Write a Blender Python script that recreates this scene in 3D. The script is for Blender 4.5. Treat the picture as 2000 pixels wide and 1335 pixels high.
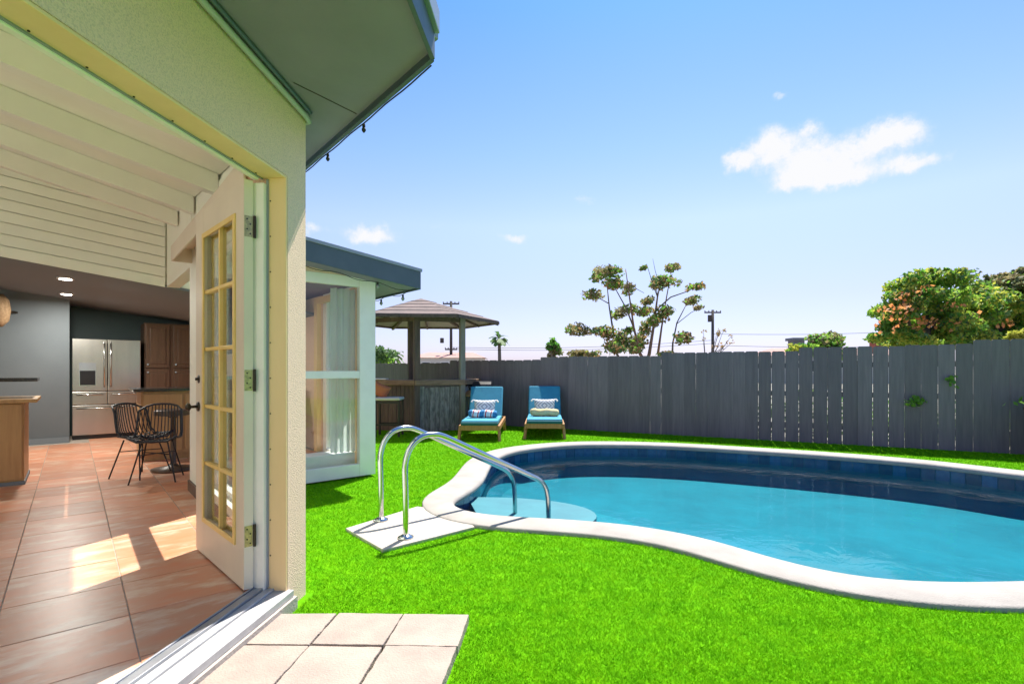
import bpy, bmesh, math, random
import numpy as np
from mathutils import Vector, Matrix, geometry
random.seed(7); rng = np.random.default_rng(11)
S = bpy.context.scene
for o in list(bpy.data.objects): bpy.data.objects.remove(o)
COL = S.collection
R = math.radians

# ------------------------------------------------------------------ camera
EYE = 1.30; F = 1010.0; HY = 720.0
cam = bpy.data.cameras.new('camera'); co = bpy.data.objects.new('camera', cam); COL.objects.link(co)
co.location = (0, 0, EYE); co.rotation_euler = (R(90), 0, 0)
cam.sensor_width = 36; cam.lens = 36*F/2000; cam.shift_y = 52.5/2000
cam.clip_start = 0.05; cam.clip_end = 2000
S.camera = co

# ------------------------------------------------------------------ light
SUN_AZ, SUN_EL = 21.5, 61.0          # azimuth clockwise from the view direction
sun = bpy.data.lights.new('sun', 'SUN'); sun.energy = 5.0; sun.angle = R(0.5); sun.color = (1, .95, .86)
so = bpy.data.objects.new('sun', sun); COL.objects.link(so)
sd = Vector((math.sin(R(SUN_AZ))*math.cos(R(SUN_EL)), math.cos(R(SUN_AZ))*math.cos(R(SUN_EL)), math.sin(R(SUN_EL))))
so.rotation_euler = sd.to_track_quat('Z', 'Y').to_euler(); so.location = sd*40
W = bpy.data.worlds.new('World'); S.world = W; W.use_nodes = True
wt = W.node_tree; wn = wt.nodes; wl = wt.links
bg = wn['Background']; sky = wn.new('ShaderNodeTexSky'); sky.sky_type = 'NISHITA'; sky.sun_disc = False
sky.sun_elevation = R(SUN_EL); sky.sun_rotation = R(SUN_AZ); sky.altitude = 0; sky.air_density = 1.0; sky.dust_density = .6; sky.ozone_density = 2.2
bg.inputs[1].default_value = 0.14

def wmath(op, a, b=None, c=None, clamp=False):
    n = wn.new('ShaderNodeMath'); n.operation = op; n.use_clamp = clamp
    for i, v in enumerate((a, b, c)):
        if v is None: continue
        if isinstance(v, (int, float)): n.inputs[i].default_value = v
        else: wl.new(v, n.inputs[i])
    return n.outputs[0]
tc = wn.new('ShaderNodeTexCoord'); sep = wn.new('ShaderNodeSeparateXYZ')
nz = wn.new('ShaderNodeTexNoise'); nz.inputs['Scale'].default_value = 20; nz.inputs['Detail'].default_value = 7; nz.inputs['Roughness'].default_value = .62
wl.new(tc.outputs['Generated'], nz.inputs['Vector']); wl.new(tc.outputs['Generated'], sep.inputs[0])
nc = wn.new('ShaderNodeSeparateColor'); wl.new(nz.outputs['Color'], nc.inputs[0])
az = wmath('ARCTAN2', sep.outputs[0], sep.outputs[1]); el = wmath('ARCSINE', sep.outputs[2])
az = wmath('ADD', az, wmath('MULTIPLY', wmath('SUBTRACT', nc.outputs[0], .5), .075))
el = wmath('ADD', el, wmath('MULTIPLY', wmath('SUBTRACT', nc.outputs[1], .5), .05))
CL = [(1600,315,95,42,1), (1735,265,72,30,1), (1505,285,48,40,.9), (1443,317,30,20,.9), (1575,250,22,26,.6), (1545,352,42,16,.7), (1650,340,60,22,.9),
      (1785,318,62,20,.85), (722,458,52,18,.95), (1006,464,32,8,.6), (612,450,26,12,.6), (1528,184,20,9,.5), (1146,393,26,7,.35), (850,438,26,9,.2)]
tot = None
for (px, py, rx, ry, st) in CL:
    a0 = math.atan((px-1000)/F); e0 = math.atan((HY-py)/F*math.cos(a0))
    ra = rx/F*math.cos(a0)**2; re = ry/F*math.cos(a0)*math.cos(e0)**2
    da = wmath('DIVIDE', wmath('SUBTRACT', az, a0), ra); de = wmath('DIVIDE', wmath('SUBTRACT', el, e0), re)
    r2 = wmath('ADD', wmath('MULTIPLY', da, da), wmath('MULTIPLY', de, de))
    g = wmath('MULTIPLY', wmath('EXPONENT', wmath('MULTIPLY', r2, -1.1)), st)
    tot = g if tot is None else wmath('ADD', tot, g)
mr = wn.new('ShaderNodeMapRange'); mr.interpolation_type = 'SMOOTHSTEP'
mr.inputs['From Min'].default_value = .10; mr.inputs['From Max'].default_value = .85
nf = wn.new('ShaderNodeTexNoise'); nf.inputs['Scale'].default_value = 55; nf.inputs['Detail'].default_value = 8; nf.inputs['Roughness'].default_value = .7
wl.new(tc.outputs['Generated'], nf.inputs['Vector'])
tot = wmath('MULTIPLY', tot, wmath('ADD', wmath('MULTIPLY', nf.outputs[0], 1.7), .12))
wl.new(tot, mr.inputs['Value'])
tint = wn.new('ShaderNodeMix'); tint.data_type = 'RGBA'; tint.blend_type = 'MULTIPLY'; tint.inputs[0].default_value = 1
wl.new(sky.outputs[0], tint.inputs[6]); ramp = wn.new('ShaderNodeValToRGB'); wl.new(wmath('DIVIDE', wmath('ARCSINE', sep.outputs[2]), math.pi/2, clamp=True), ramp.inputs[0])
re_ = ramp.color_ramp.elements; re_[0].position = 0; re_[0].color = (.40,.39,.60,1); re_[1].position = 1; re_[1].color = (.22,.42,.68,1)
for p_, c_ in ((.08,(.51,.44,.53)), (.17,(.66,.59,.62)), (.25,(.50,.56,.67)), (.39,(.275,.475,.70))):
    e_ = re_.new(p_); e_.color = (*c_, 1)
wl.new(ramp.outputs[0], tint.inputs[7])
cm = wn.new('ShaderNodeMix'); cm.data_type = 'RGBA'
wl.new(mr.outputs[0], cm.inputs[0]); wl.new(tint.outputs[2], cm.inputs[6]); cm.inputs[7].default_value = (3.1, 3.12, 3.2, 1)
wl.new(cm.outputs[2], bg.inputs[0])
S.view_settings.view_transform = 'Standard'; S.view_settings.look = 'None'
S.view_settings.exposure = 1.15; S.view_settings.gamma = 1; S.view_settings.use_curve_mapping = False
S.render.engine = 'CYCLES'; S.cycles.max_bounces = 10; S.cycles.diffuse_bounces = 5; S.cycles.transparent_max_bounces = 16

# ------------------------------------------------------------------ materials
def mat(name, c1, c2=None, scale=5, rough=.7, metal=0, bump=0, bscale=60, detail=5, stretch=(1,1,1), coords='Object', rnd=0, spec=.5,
        lo=.35, hi=.65, c3=None, trans=0):
    m = bpy.data.materials.new(name); m.use_nodes = True; nt = m.node_tree; N = nt.nodes; L = nt.links
    b = N['Principled BSDF']; b.inputs['Roughness'].default_value = rough; b.inputs['Metallic'].default_value = metal
    b.inputs['Specular IOR Level'].default_value = spec
    t = N.new('ShaderNodeTexCoord'); mp = N.new('ShaderNodeMapping'); mp.inputs['Scale'].default_value = stretch
    L.new(t.outputs[coords], mp.inputs[0])
    vec = mp.outputs[0]
    if rnd:
        oi = N.new('ShaderNodeObjectInfo'); ad = N.new('ShaderNodeVectorMath'); ad.operation = 'ADD'
        ml = N.new('ShaderNodeMath'); ml.operation = 'MULTIPLY'; ml.inputs[1].default_value = 97
        L.new(oi.outputs['Random'], ml.inputs[0]); L.new(ml.outputs[0], ad.inputs[1]); L.new(vec, ad.inputs[0]); vec = ad.outputs[0]
    col = None
    if c2 is not None:
        n = N.new('ShaderNodeTexNoise'); n.inputs['Scale'].default_value = scale; n.inputs['Detail'].default_value = detail; n.inputs['Roughness'].default_value = .6
        L.new(vec, n.inputs['Vector'])
        r = N.new('ShaderNodeValToRGB'); r.color_ramp.elements[0].position = lo; r.color_ramp.elements[1].position = hi
        r.color_ramp.elements[0].color = (*c1, 1); r.color_ramp.elements[1].color = (*c2, 1)
        if c3 is not None:
            e = r.color_ramp.elements.new((lo+hi)/2); e.color = (*c3, 1)
        L.new(n.outputs[0], r.inputs[0]); col = r.outputs[0]
    if rnd:
        h = N.new('ShaderNodeHueSaturation'); mr = N.new('ShaderNodeMapRange'); mr.inputs[3].default_value = 1-rnd; mr.inputs[4].default_value = 1+rnd
        L.new(oi.outputs['Random'], mr.inputs[0]); L.new(mr.outputs[0], h.inputs['Value'])
        if col is None: h.inputs['Color'].default_value = (*c1, 1)
        else: L.new(col, h.inputs['Color'])
        col = h.outputs[0]
    if col is None: b.inputs['Base Color'].default_value = (*c1, 1)
    else: L.new(col, b.inputs['Base Color'])
    if bump:
        n2 = N.new('ShaderNodeTexNoise'); n2.inputs['Scale'].default_value = bscale; n2.inputs['Detail'].default_value = 4; L.new(vec, n2.inputs['Vector'])
        bp = N.new('ShaderNodeBump'); bp.inputs['Strength'].default_value = bump; bp.inputs['Distance'].default_value = .01
        L.new(n2.outputs[0], bp.inputs['Height']); L.new(bp.outputs[0], b.inputs['Normal'])
    if trans:
        tr = N.new('ShaderNodeBsdfTranslucent'); mx = N.new('ShaderNodeMixShader'); mx.inputs[0].default_value = trans
        if col is None: tr.inputs[0].default_value = (*c1, 1)
        else: L.new(col, tr.inputs[0])
        L.new(b.outputs[0], mx.inputs[1]); L.new(tr.outputs[0], mx.inputs[2]); L.new(mx.outputs[0], N['Material Output'].inputs[0])
    return m
def glass_mat(name, tint=(.93,.96,.95), refl=1.45, bump=0, rough=0.0, wave=0, bdist=.01, pol=1.0):
    m = bpy.data.materials.new(name); m.use_nodes = True; nt = m.node_tree; N = nt.nodes; L = nt.links
    N.remove(N['Principled BSDF'])
    tr = N.new('ShaderNodeBsdfTransparent'); tr.inputs[0].default_value = (*tint, 1)
    gl = N.new('ShaderNodeBsdfGlossy'); gl.inputs['Roughness'].default_value = rough
    ge = N.new('ShaderNodeNewGeometry'); dt = N.new('ShaderNodeVectorMath'); dt.operation = 'DOT_PRODUCT'; L.new(ge.outputs['Incoming'], dt.inputs[0]); L.new(ge.outputs['Normal'], dt.inputs[1])
    def mm(op, a, b=None, cl=False):
        n = N.new('ShaderNodeMath'); n.operation = op; n.use_clamp = cl
        for i, v in enumerate((a, b)):
            if v is None: continue
            if isinstance(v, (int, float)): n.inputs[i].default_value = v
            else: L.new(v, n.inputs[i])
        return n.outputs[0]
    f0 = ((refl-1)/(refl+1))**2
    k = mm('POWER', mm('SUBTRACT', 1, mm('ABSOLUTE', dt.outputs['Value']), True), 5); k = mm('MULTIPLY', mm('ADD', mm('MULTIPLY', k, 1-f0), f0, True), pol)
    mx = N.new('ShaderNodeMixShader')
    L.new(k, mx.inputs[0]); L.new(tr.outputs[0], mx.inputs[1]); L.new(gl.outputs[0], mx.inputs[2]); L.new(mx.outputs[0], N['Material Output'].inputs[0])
    if bump:
        t = N.new('ShaderNodeTexCoord'); n = N.new('ShaderNodeTexNoise'); n.inputs['Scale'].default_value = wave; n.inputs['Detail'].default_value = 4.5; n.inputs['Roughness'].default_value = .55; n.inputs['Distortion'].default_value = .8
        bp = N.new('ShaderNodeBump'); bp.inputs['Strength'].default_value = bump; bp.inputs['Distance'].default_value = bdist
        L.new(t.outputs['Object'], n.inputs[0]); L.new(n.outputs[0], bp.inputs['Height']); L.new(bp.outputs[0], gl.inputs['Normal']); L.new(bp.outputs[0], dt.inputs[1])
    return m
def emit_mat(name, c, s):
    m = bpy.data.materials.new(name); m.use_nodes = True; b = m.node_tree.nodes['Principled BSDF']
    b.inputs['Emission Color'].default_value = (*c, 1); b.inputs['Emission Strength'].default_value = s; return m

MT = dict(
 stucco=mat('stucco', (.88,.62,.46), (.66,.46,.36), 150, .9, bump=.6, bscale=150, detail=3, lo=.44, hi=.70),
 trimyellow=mat('trim_cream', (.88,.62,.33), (.82,.57,.29), 6, .5, bump=.1, bscale=40, stretch=(1,1,.2)),
 soffit=mat('soffit_paint', (.25,.215,.30), (.22,.19,.265), 2.5, .6, bump=.08, bscale=50),
 fascia=mat('fascia_paint', (.085,.11,.15), (.07,.095,.13), 4, .5, bump=.1, bscale=60),
 fasciaedge=mat('drip_metal', (.30,.32,.38), None, rough=.4, metal=.3),
 white=mat('white_paint', (.88,.84,.79), (.83,.79,.74), 5, .4, bump=.06, bscale=40),
 offwhite=mat('interior_white', (.88,.88,.77), (.86,.86,.74), 3, .6, bump=.08, bscale=50),
 plank=mat('painted_plank', (.88,.88,.78), (.85,.85,.75), 4, .5, rnd=.04, bump=.06),
 doorface=mat('door_paint', (.78,.67,.54), (.73,.62,.50), 3, .45, bump=.05),
 muntin=mat('glazing_bar_paint', (.88,.64,.24), (.82,.56,.18), 5, .45),
 brass=mat('worn_brass', (.55,.45,.22), (.30,.26,.14), 60, .4, metal=.8),
 darkmetal=mat('dark_bronze', (.05,.04,.03), None, rough=.35, metal=.7),
 blackmetal=mat('black_metal', (.015,.015,.018), None, rough=.45, metal=.3),
 steel=mat('stainless_steel', (.62,.62,.60), (.55,.55,.53), 3, .16, metal=1),
 fridge=mat('brushed_steel', (.56,.55,.51), (.48,.47,.44), 6, .27, metal=1, stretch=(1,1,.1)),
 sillpaint=mat('sill_paint', (.46,.45,.44), (.36,.35,.35), 9, .45),
 alu=mat('threshold_metal', (.40,.41,.44), (.32,.33,.36), 12, .35, metal=.6),
 tile=mat('terracotta', (.70,.26,.13), (.78,.56,.41), 3.6, .36, stretch=(1.0,2.3,1), rnd=.17, c3=(.66,.30,.17), bump=.12, bscale=7, lo=.34, hi=.68),
 grout=mat('grout', (.46,.40,.34), (.36,.31,.26), 20, .9),
 greywall=mat('grey_wall_paint', (.13,.155,.17), (.115,.14,.155), 2, .7, bump=.05),
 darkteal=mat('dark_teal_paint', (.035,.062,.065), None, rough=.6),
 greyceil=mat('grey_ceiling', (.18,.21,.235), None, rough=.8),
 wood=mat('maple_wood', (.50,.30,.13), (.42,.24,.10), 4, .4, stretch=(6,6,.6), bump=.05),
 brownwood=mat('brown_wood', (.11,.062,.035), (.075,.042,.024), 4, .4, stretch=(6,6,.6)),
 counter=mat('dark_stone', (.018,.018,.02), (.05,.045,.04), 60, .15),
 black=mat('black_plastic', (.012,.012,.014), None, rough=.3),
 rattan=mat('black_rattan', (.012,.014,.018), (.03,.035,.045), 80, .45),
 coping=mat('coping_concrete', (.37,.34,.305), (.26,.235,.21), 3.5, .85, bump=.35, lo=.25, hi=.75, bscale=90, detail=8),
 slab=mat('pad_concrete', (.44,.39,.34), (.36,.32,.28), 6, .85, bump=.4, bscale=80, detail=8),
 paver=mat('paver_concrete', (.37,.30,.25), (.29,.235,.20), 5, .9, rnd=.06, bump=.5, bscale=110, detail=8),
 plaster=mat('pool_plaster', (.001,.085,.125), (.002,.14,.185), 1.6, .7, detail=7, lo=.3, hi=.7),
 step=mat('pool_step', (.008,.135,.175), (.015,.17,.21), 3, .7),
 pooltile=mat('pool_tile', (.012,.055,.14), (.02,.085,.17), 14, .15, rnd=.35),
 lawn=mat('turf_backing', (.075,.27,.002), (.11,.33,.002), 9, .95, spec=.05),
 blade=mat('turf_blade', (.10,.34,.002), (.21,.48,.003), 7, .8, lo=.32, hi=.68, detail=10, trans=.18, spec=.06),
 dirt=mat('pale_ground', (.30,.27,.22), (.20,.19,.15), .8, .95),
 fence=mat('fence_paint', (.21,.165,.18), (.165,.130,.143), 5, .75, stretch=(5,5,.35), rnd=.12, bump=.15, bscale=25),
 rail=mat('fence_rail', (.10,.09,.08), (.07,.065,.06), 5, .85),
 bark=mat('bark', (.30,.17,.10), (.19,.12,.08), 8, .9),
 greybark=mat('grey_bark', (.17,.14,.11), (.10,.085,.07), 8, .9),
 leaf1=mat('leaf_olive', (.17,.20,.09), (.38,.36,.18), 1.6, .6, trans=.5, c3=(.24,.19,.08)),
 leaf2=mat('leaf_green', (.08,.27,.03), (.30,.48,.06), 1.4, .6, trans=.5),
 leaf3=mat('leaf_yellow', (.36,.42,.05), (.52,.52,.08), 2, .6, trans=.5),
 leaf4=mat('leaf_dark', (.07,.16,.05), (.14,.24,.06), 2, .6, trans=.35),
 leafred=mat('leaf_russet', (.36,.19,.09), (.28,.22,.08), 1.5, .6, trans=.5),
 flower=mat('orange_blossom', (.75,.24,.07), (.70,.36,.13), 3, .6, trans=.4),
 cushion=mat('aqua_canvas', (.035,.26,.38), (.03,.23,.34), 8, .85, bump=.2, bscale=200),
 teal=mat('dark_teal_canvas', (.01,.10,.12), None, rough=.85),
 teak=mat('orange_teak', (.42,.20,.07), (.32,.14,.045), 4, .5, stretch=(5,5,1)),
 weathered=mat('weathered_wood', (.15,.10,.075), (.085,.06,.05), 5, .85, stretch=(4,4,.5), bump=.4, bscale=30),
 greypost=mat('pale_weathered_wood', (.27,.235,.20), (.19,.17,.15), 6, .85, stretch=(4,4,.5)),
 barwood=mat('bar_top_wood', (.27,.165,.095), (.18,.105,.06), 5, .6, stretch=(1,1,4)),
 bark_panel=mat('rough_bark_panel', (.30,.28,.26), (.12,.11,.10), 14, .95, stretch=(1.5,1.5,.4), bump=1, bscale=40, rnd=.12),
 rooftop=mat('faded_shingle', (.27,.20,.18), (.19,.15,.135), 4, .9, bump=.5, bscale=40, rnd=.06, trans=.25),
 underside=mat('pale_underside', (.62,.56,.50), None, rough=.8, trans=.6),
 rooftile=mat('pink_roof_tile', (.42,.25,.21), (.34,.2,.17), 1, .9),
 housewall=mat('pale_stucco', (.62,.58,.52), None, rough=.9),
 brick=mat('chimney_brick', (.35,.12,.07), (.26,.09,.05), 12, .9),
 pole=mat('pole_wood', (.075,.065,.055), (.05,.045,.04), 6, .9),
 wicker=mat('brown_wicker', (.12,.055,.025), (.06,.03,.015), 40, .7, bump=.6, bscale=60),
 curtain=mat('sheer_curtain', (.82,.84,.82), (.76,.79,.77), 4, .9, trans=.5),
 terracotta=mat('rust_fabric', (.42,.14,.06), None, rough=.9),
 seatpad=mat('pale_seat_pad', (.55,.52,.46), None, rough=.8),
 towelyellow=mat('cream_towel', (.66,.50,.22), (.70,.58,.34), 10, .95, bump=.4, bscale=120),
 bulb=mat('bulb_glass', (.25,.26,.25), None, rough=.15),
 cable=mat('black_cable', (.015,.015,.015), None, rough=.6),
 conduit=mat('conduit_paint', (.42,.40,.40), None, rough=.45),
 lampglow=emit_mat('downlight_glow', (1,.95,.85), 14),
 shade=mat('woven_shade', (.33,.22,.12), (.22,.14,.07), 30, .8),
)
MT['glass'] = glass_mat('window_glass'); MT['water'] = glass_mat('pool_water', (.45,.95,1.0), 1.33, bump=1.0, wave=3.4, bdist=.0048, pol=.7)

def pattern_mat(name, kind):
    m = bpy.data.materials.new(name); m.use_nodes = True; nt = m.node_tree; N = nt.nodes; L = nt.links; b = N['Principled BSDF']; b.inputs['Roughness'].default_value = .9
    t = N.new('ShaderNodeTexCoord'); mp = N.new('ShaderNodeMapping'); L.new(t.outputs['Object'], mp.inputs[0])
    if kind == 'diamond':
        w = N.new('ShaderNodeTexWave'); w.wave_type = 'RINGS'; w.rings_direction = 'Y'; w.inputs['Scale'].default_value = 9; w.inputs['Distortion'].default_value = 0
        sp = N.new('ShaderNodeSeparateXYZ'); L.new(mp.outputs[0], sp.inputs[0])
        def mm(op, a, bb):
            n = N.new('ShaderNodeMath'); n.operation = op
            for i, v in enumerate((a, bb)):
                if v is None: continue
                if isinstance(v, (int, float)): n.inputs[i].default_value = v
                else: L.new(v, n.inputs[i])
            return n.outputs[0]
        s = mm('ADD', mm('ABSOLUTE', sp.outputs[0], None), mm('ABSOLUTE', sp.outputs[2], None))
        s = mm('FRACT', mm('MULTIPLY', s, 14), None)
        s = mm('GREATER_THAN', s, .62)
        mx = N.new('ShaderNodeMix'); mx.data_type = 'RGBA'; L.new(s, mx.inputs[0]); mx.inputs[6].default_value = (.78,.77,.76,1); mx.inputs[7].default_value = (.36,.36,.40,1)
        L.new(mx.outputs[2], b.inputs[0])
    else:
        n = N.new('ShaderNodeTexWave'); n.bands_direction = 'X'; n.inputs['Scale'].default_value = 1.3; n.inputs['Distortion'].default_value = 2.5; n.inputs['Detail'].default_value = 1; L.new(mp.outputs[0], n.inputs[0])
        r = N.new('ShaderNodeValToRGB'); r.color_ramp.interpolation = 'CONSTANT'; e = r.color_ramp.elements
        e[0].color = (.03,.20,.42,1); e[1].position = .3; e[1].color = (.6,.68,.75,1)
        x = e.new(.55); x.color = (.55,.05,.05,1); x = e.new(.78); x.color = (.7,.72,.74,1)
        L.new(n.outputs[0], r.inputs[0]); L.new(r.outputs[0], b.inputs[0])
    return m
MT['diamond'] = pattern_mat('diamond_print', 'diamond'); MT['beach'] = pattern_mat('beach_towel_print', 'beach')

# ------------------------------------------------------------------ mesh helpers
class MB:
    def __init__(s): s.v = []; s.f = []
    def add(s, vs, fs, M=None):
        k = len(s.v)
        s.v += [tuple(M @ Vector(p)) if M is not None else tuple(p) for p in vs]
        s.f += [tuple(i+k for i in f) for f in fs]; return s
    def box(s, x0, x1, y0, y1, z0, z1, M=None):
        v = [(x0,y0,z0),(x1,y0,z0),(x1,y1,z0),(x0,y1,z0),(x0,y0,z1),(x1,y0,z1),(x1,y1,z1),(x0,y1,z1)]
        return s.add(v, [(0,3,2,1),(4,5,6,7),(0,1,5,4),(1,2,6,5),(2,3,7,6),(3,0,4,7)], M)
    def bar(s, p0, p1, w, h, up=(0,0,1), M=None):
        p0 = Vector(p0); p1 = Vector(p1); d = (p1-p0).normalized(); u = Vector(up); sx = d.cross(u)
        if sx.length < 1e-4: sx = d.cross(Vector((1,0,0)))
        sx.normalize(); u = sx.cross(d).normalized()
        v = [p + sx*a*w/2 + u*b*h/2 for p in (p0, p1) for a, b in ((-1,-1),(1,-1),(1,1),(-1,1))]
        return s.add(v, [(0,1,2,3),(7,6,5,4),(0,4,5,1),(1,5,6,2),(2,6,7,3),(3,7,4,0)], M)
    def prism(s, pts, z0, z1, M=None):            # pts counter-clockwise; z0/z1 numbers or functions of (x, y)
        n = len(pts); g = lambda z, p: z(*p) if callable(z) else z
        v = [(p[0],p[1],g(z0,p)) for p in pts]+[(p[0],p[1],g(z1,p)) for p in pts]
        return s.add(v, [tuple(range(n-1,-1,-1)), tuple(range(n,2*n))]+[(i,(i+1)%n,n+(i+1)%n,n+i) for i in range(n)], M)
    def tube(s, pts, r, seg=8, M=None, closed=False, cap=True):
        pts = [Vector(p) for p in pts]; n = len(pts); rr = r if isinstance(r, (list, tuple)) else [r]*n
        vs = []; fs = []; prev = None
        for i, p in enumerate(pts):
            if closed: d = pts[(i+1)%n]-pts[i-1]
            else: d = pts[min(i+1,n-1)]-pts[max(i-1,0)]
            d.normalize()
            if prev is None:
                a = Vector((0,0,1)) if abs(d.z) < .9 else Vector((1,0,0)); u = d.cross(a).normalized()
            else:
                u = prev - d*prev.dot(d); u.normalize()
            prev = u; w = d.cross(u)
            for k in range(seg):
                t = 2*math.pi*k/seg; vs.append(p + (u*math.cos(t)+w*math.sin(t))*rr[i])
        m = n if closed else n-1
        for i in range(m):
            j = (i+1) % n
            for k in range(seg):
                fs.append((i*seg+k, i*seg+(k+1)%seg, j*seg+(k+1)%seg, j*seg+k))
        if cap and not closed:
            fs.append(tuple(range(seg-1,-1,-1))); fs.append(tuple((n-1)*seg+k for k in range(seg)))
        return s.add(vs, fs, M)
    def lathe(s, prof, c=(0,0,0), seg=20, M=None):
        vs = []; fs = []
        for (r, z) in prof:
            for k in range(seg):
                t = 2*math.pi*k/seg; vs.append((c[0]+r*math.cos(t), c[1]+r*math.sin(t), c[2]+z))
        for i in range(len(prof)-1):
            for k in range(seg): fs.append((i*seg+k, i*seg+(k+1)%seg, (i+1)*seg+(k+1)%seg, (i+1)*seg+k))
        fs.append(tuple(range(seg-1,-1,-1))); fs.append(tuple((len(prof)-1)*seg+k for k in range(seg)))
        return s.add(vs, fs, M)
    def mesh(s, name, m, smooth=False):
        me = bpy.data.meshes.new(name); me.from_pydata(s.v, [], s.f); me.materials.append(MT[m] if isinstance(m, str) else m)
        if smooth:
            for p in me.polygons: p.use_smooth = True
        me.update(); return me
    def build(s, name, m, parent=None, smooth=False, bevel=0, world=True, seg=2):
        return link(name, s.mesh(name, m, smooth), parent, bevel, world, seg)
def link(name, me, parent=None, bevel=0, world=True, seg=2):
    o = bpy.data.objects.new(name, me); COL.objects.link(o)
    if parent is not None:
        o.parent = parent
        if world:
            base = parent
            off = Vector((0,0,0))
            while base is not None: off += base.location; base = base.parent
            o.location = -off
    if bevel:
        b = o.modifiers.new('bevel', 'BEVEL'); b.width = bevel; b.segments = seg; b.limit_method = 'ANGLE'; b.angle_limit = R(40)
        if not me.polygons or True: pass
    return o
def tag(o, label=None, cat=None, group=None, kind=None):
    if label: o['label'] = label
    if cat: o['category'] = cat
    if group: o['group'] = group
    if kind: o['kind'] = kind
    return o
def thing(name, label, cat, loc=(0,0,0), rz=0, group=None):
    o = bpy.data.objects.new(name, None); o.empty_display_size = .1; COL.objects.link(o); o.location = loc; o.rotation_euler = (0,0,rz)
    return tag(o, label, cat, group)
def copy_tree(o, parent=None):
    c = o.copy(); COL.objects.link(c)
    if parent: c.parent = parent
    for ch in list(o.children): copy_tree(ch, c)
    return c

# house frame: n = out of the long garden wall, d = along it, away from the camera
TH = R(40.4); cn, sn = math.cos(TH), math.sin(TH)
ND = Matrix(((cn, -sn, 0, 0), (sn, cn, 0, 0), (0, 0, 1, 0), (0, 0, 0, 1)))
def nd(n, d, z=0): return ND @ Vector((n, d, z))
def to_nd(X, Y): return (cn*X+sn*Y, -sn*X+cn*Y)
P = Vector((-1.185, 2.97, 0)); AZ1 = math.atan(112/1010)
w1a = Vector((-math.sin(AZ1), -math.cos(AZ1), 0)); w1b = Vector((-math.cos(AZ1), math.sin(AZ1), 0))
# frame along the doorway wall: a = towards the camera, b = into the house   (a x b is -z: handled by recalculating normals)
W1 = Matrix(((w1a.x, w1b.x, 0, P.x), (w1a.y, w1b.y, 0, P.y), (0, 0, 1, 0), (0, 0, 0, 1)))
def gp(px, py, z=0.0):
    Y = F*(EYE-z)/(py-HY); return ((px-1000)/F*Y, Y)
def at(px, py, Y): return Vector(((px-1000)/F*Y, Y, EYE+(HY-py)/F*Y))
FL = .13

# ------------------------------------------------------------------ pool outline
inner_px = [(951,915),(938,938),(910,959),(882,973),(877,981),(890,991),(920,999),(960,1004),(1020,1008),(1082,1011),(1170,1017),(1259,1027),(1330,1039),(1373,1048),(1430,1064),
            (1487,1081),(1544,1097),(1600,1110),(1658,1121),(1715,1128),(1772,1132),(1886,1135),(2000,1132)]
inner = [gp(x, y, .04) for x, y in inner_px]
inner += [(3.7,3.12),(4.5,3.22),(5.4,3.42),(6.3,3.75),(6.95,4.2),(7.15,4.7),(6.9,5.3)]
inner += [gp(x, y, .04) for x, y in [(2000,926),(1915,916),(1829,906),(1744,898),(1658,891),(1544,883),(1430,876),(1345,871),(1259,867.5),(1200,866.5),(1145,866.5),(1090,869),(1031,875),(990,883),(962,897)]]
def catmull(pts, k=4):
    out = []; n = len(pts)
    for i in range(n):
        p0, p1, p2, p3 = [Vector(pts[(i+j-1) % n]).to_2d() if len(pts[0]) == 2 else Vector(pts[(i+j-1) % n]) for j in range(4)]
        for q in range(k):
            t = q/k
            out.append(.5*((2*p1)+(-p0+p2)*t+(2*p0-5*p1+4*p2-p3)*t*t+(-p0+3*p1-3*p2+p3)*t**3))
    return out
def resample(loop, step):
    L = [0]
    for i in range(len(loop)): L.append(L[-1]+(loop[(i+1) % len(loop)]-loop[i]).length)
    n = int(L[-1]/step); out = []; j = 0
    for k in range(n):
        s = L[-1]*k/n
        while L[j+1] < s: j += 1
        t = (s-L[j])/max(L[j+1]-L[j], 1e-9); out.append(loop[j].lerp(loop[(j+1) % len(loop)], t))
    return out
def smooth(loop, it):
    for _ in range(it):
        n = len(loop); loop = [loop[i-1]*.25+loop[i]*.5+loop[(i+1) % n]*.25 for i in range(n)]
    return loop
IN = smooth(resample(catmull(inner), .10), 5)
area = sum(IN[i-1].x*IN[i].y-IN[i].x*IN[i-1].y for i in range(len(IN)))
if area < 0: IN.reverse()
def offset(loop, w):
    n = len(loop); out = []
    for i in range(n):
        t = (loop[(i+1) % n]-loop[i-1]).normalized(); out.append(loop[i]+Vector((t.y, -t.x))*w)
    return out
OUT = smooth(offset(IN, .34), 8)

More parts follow.
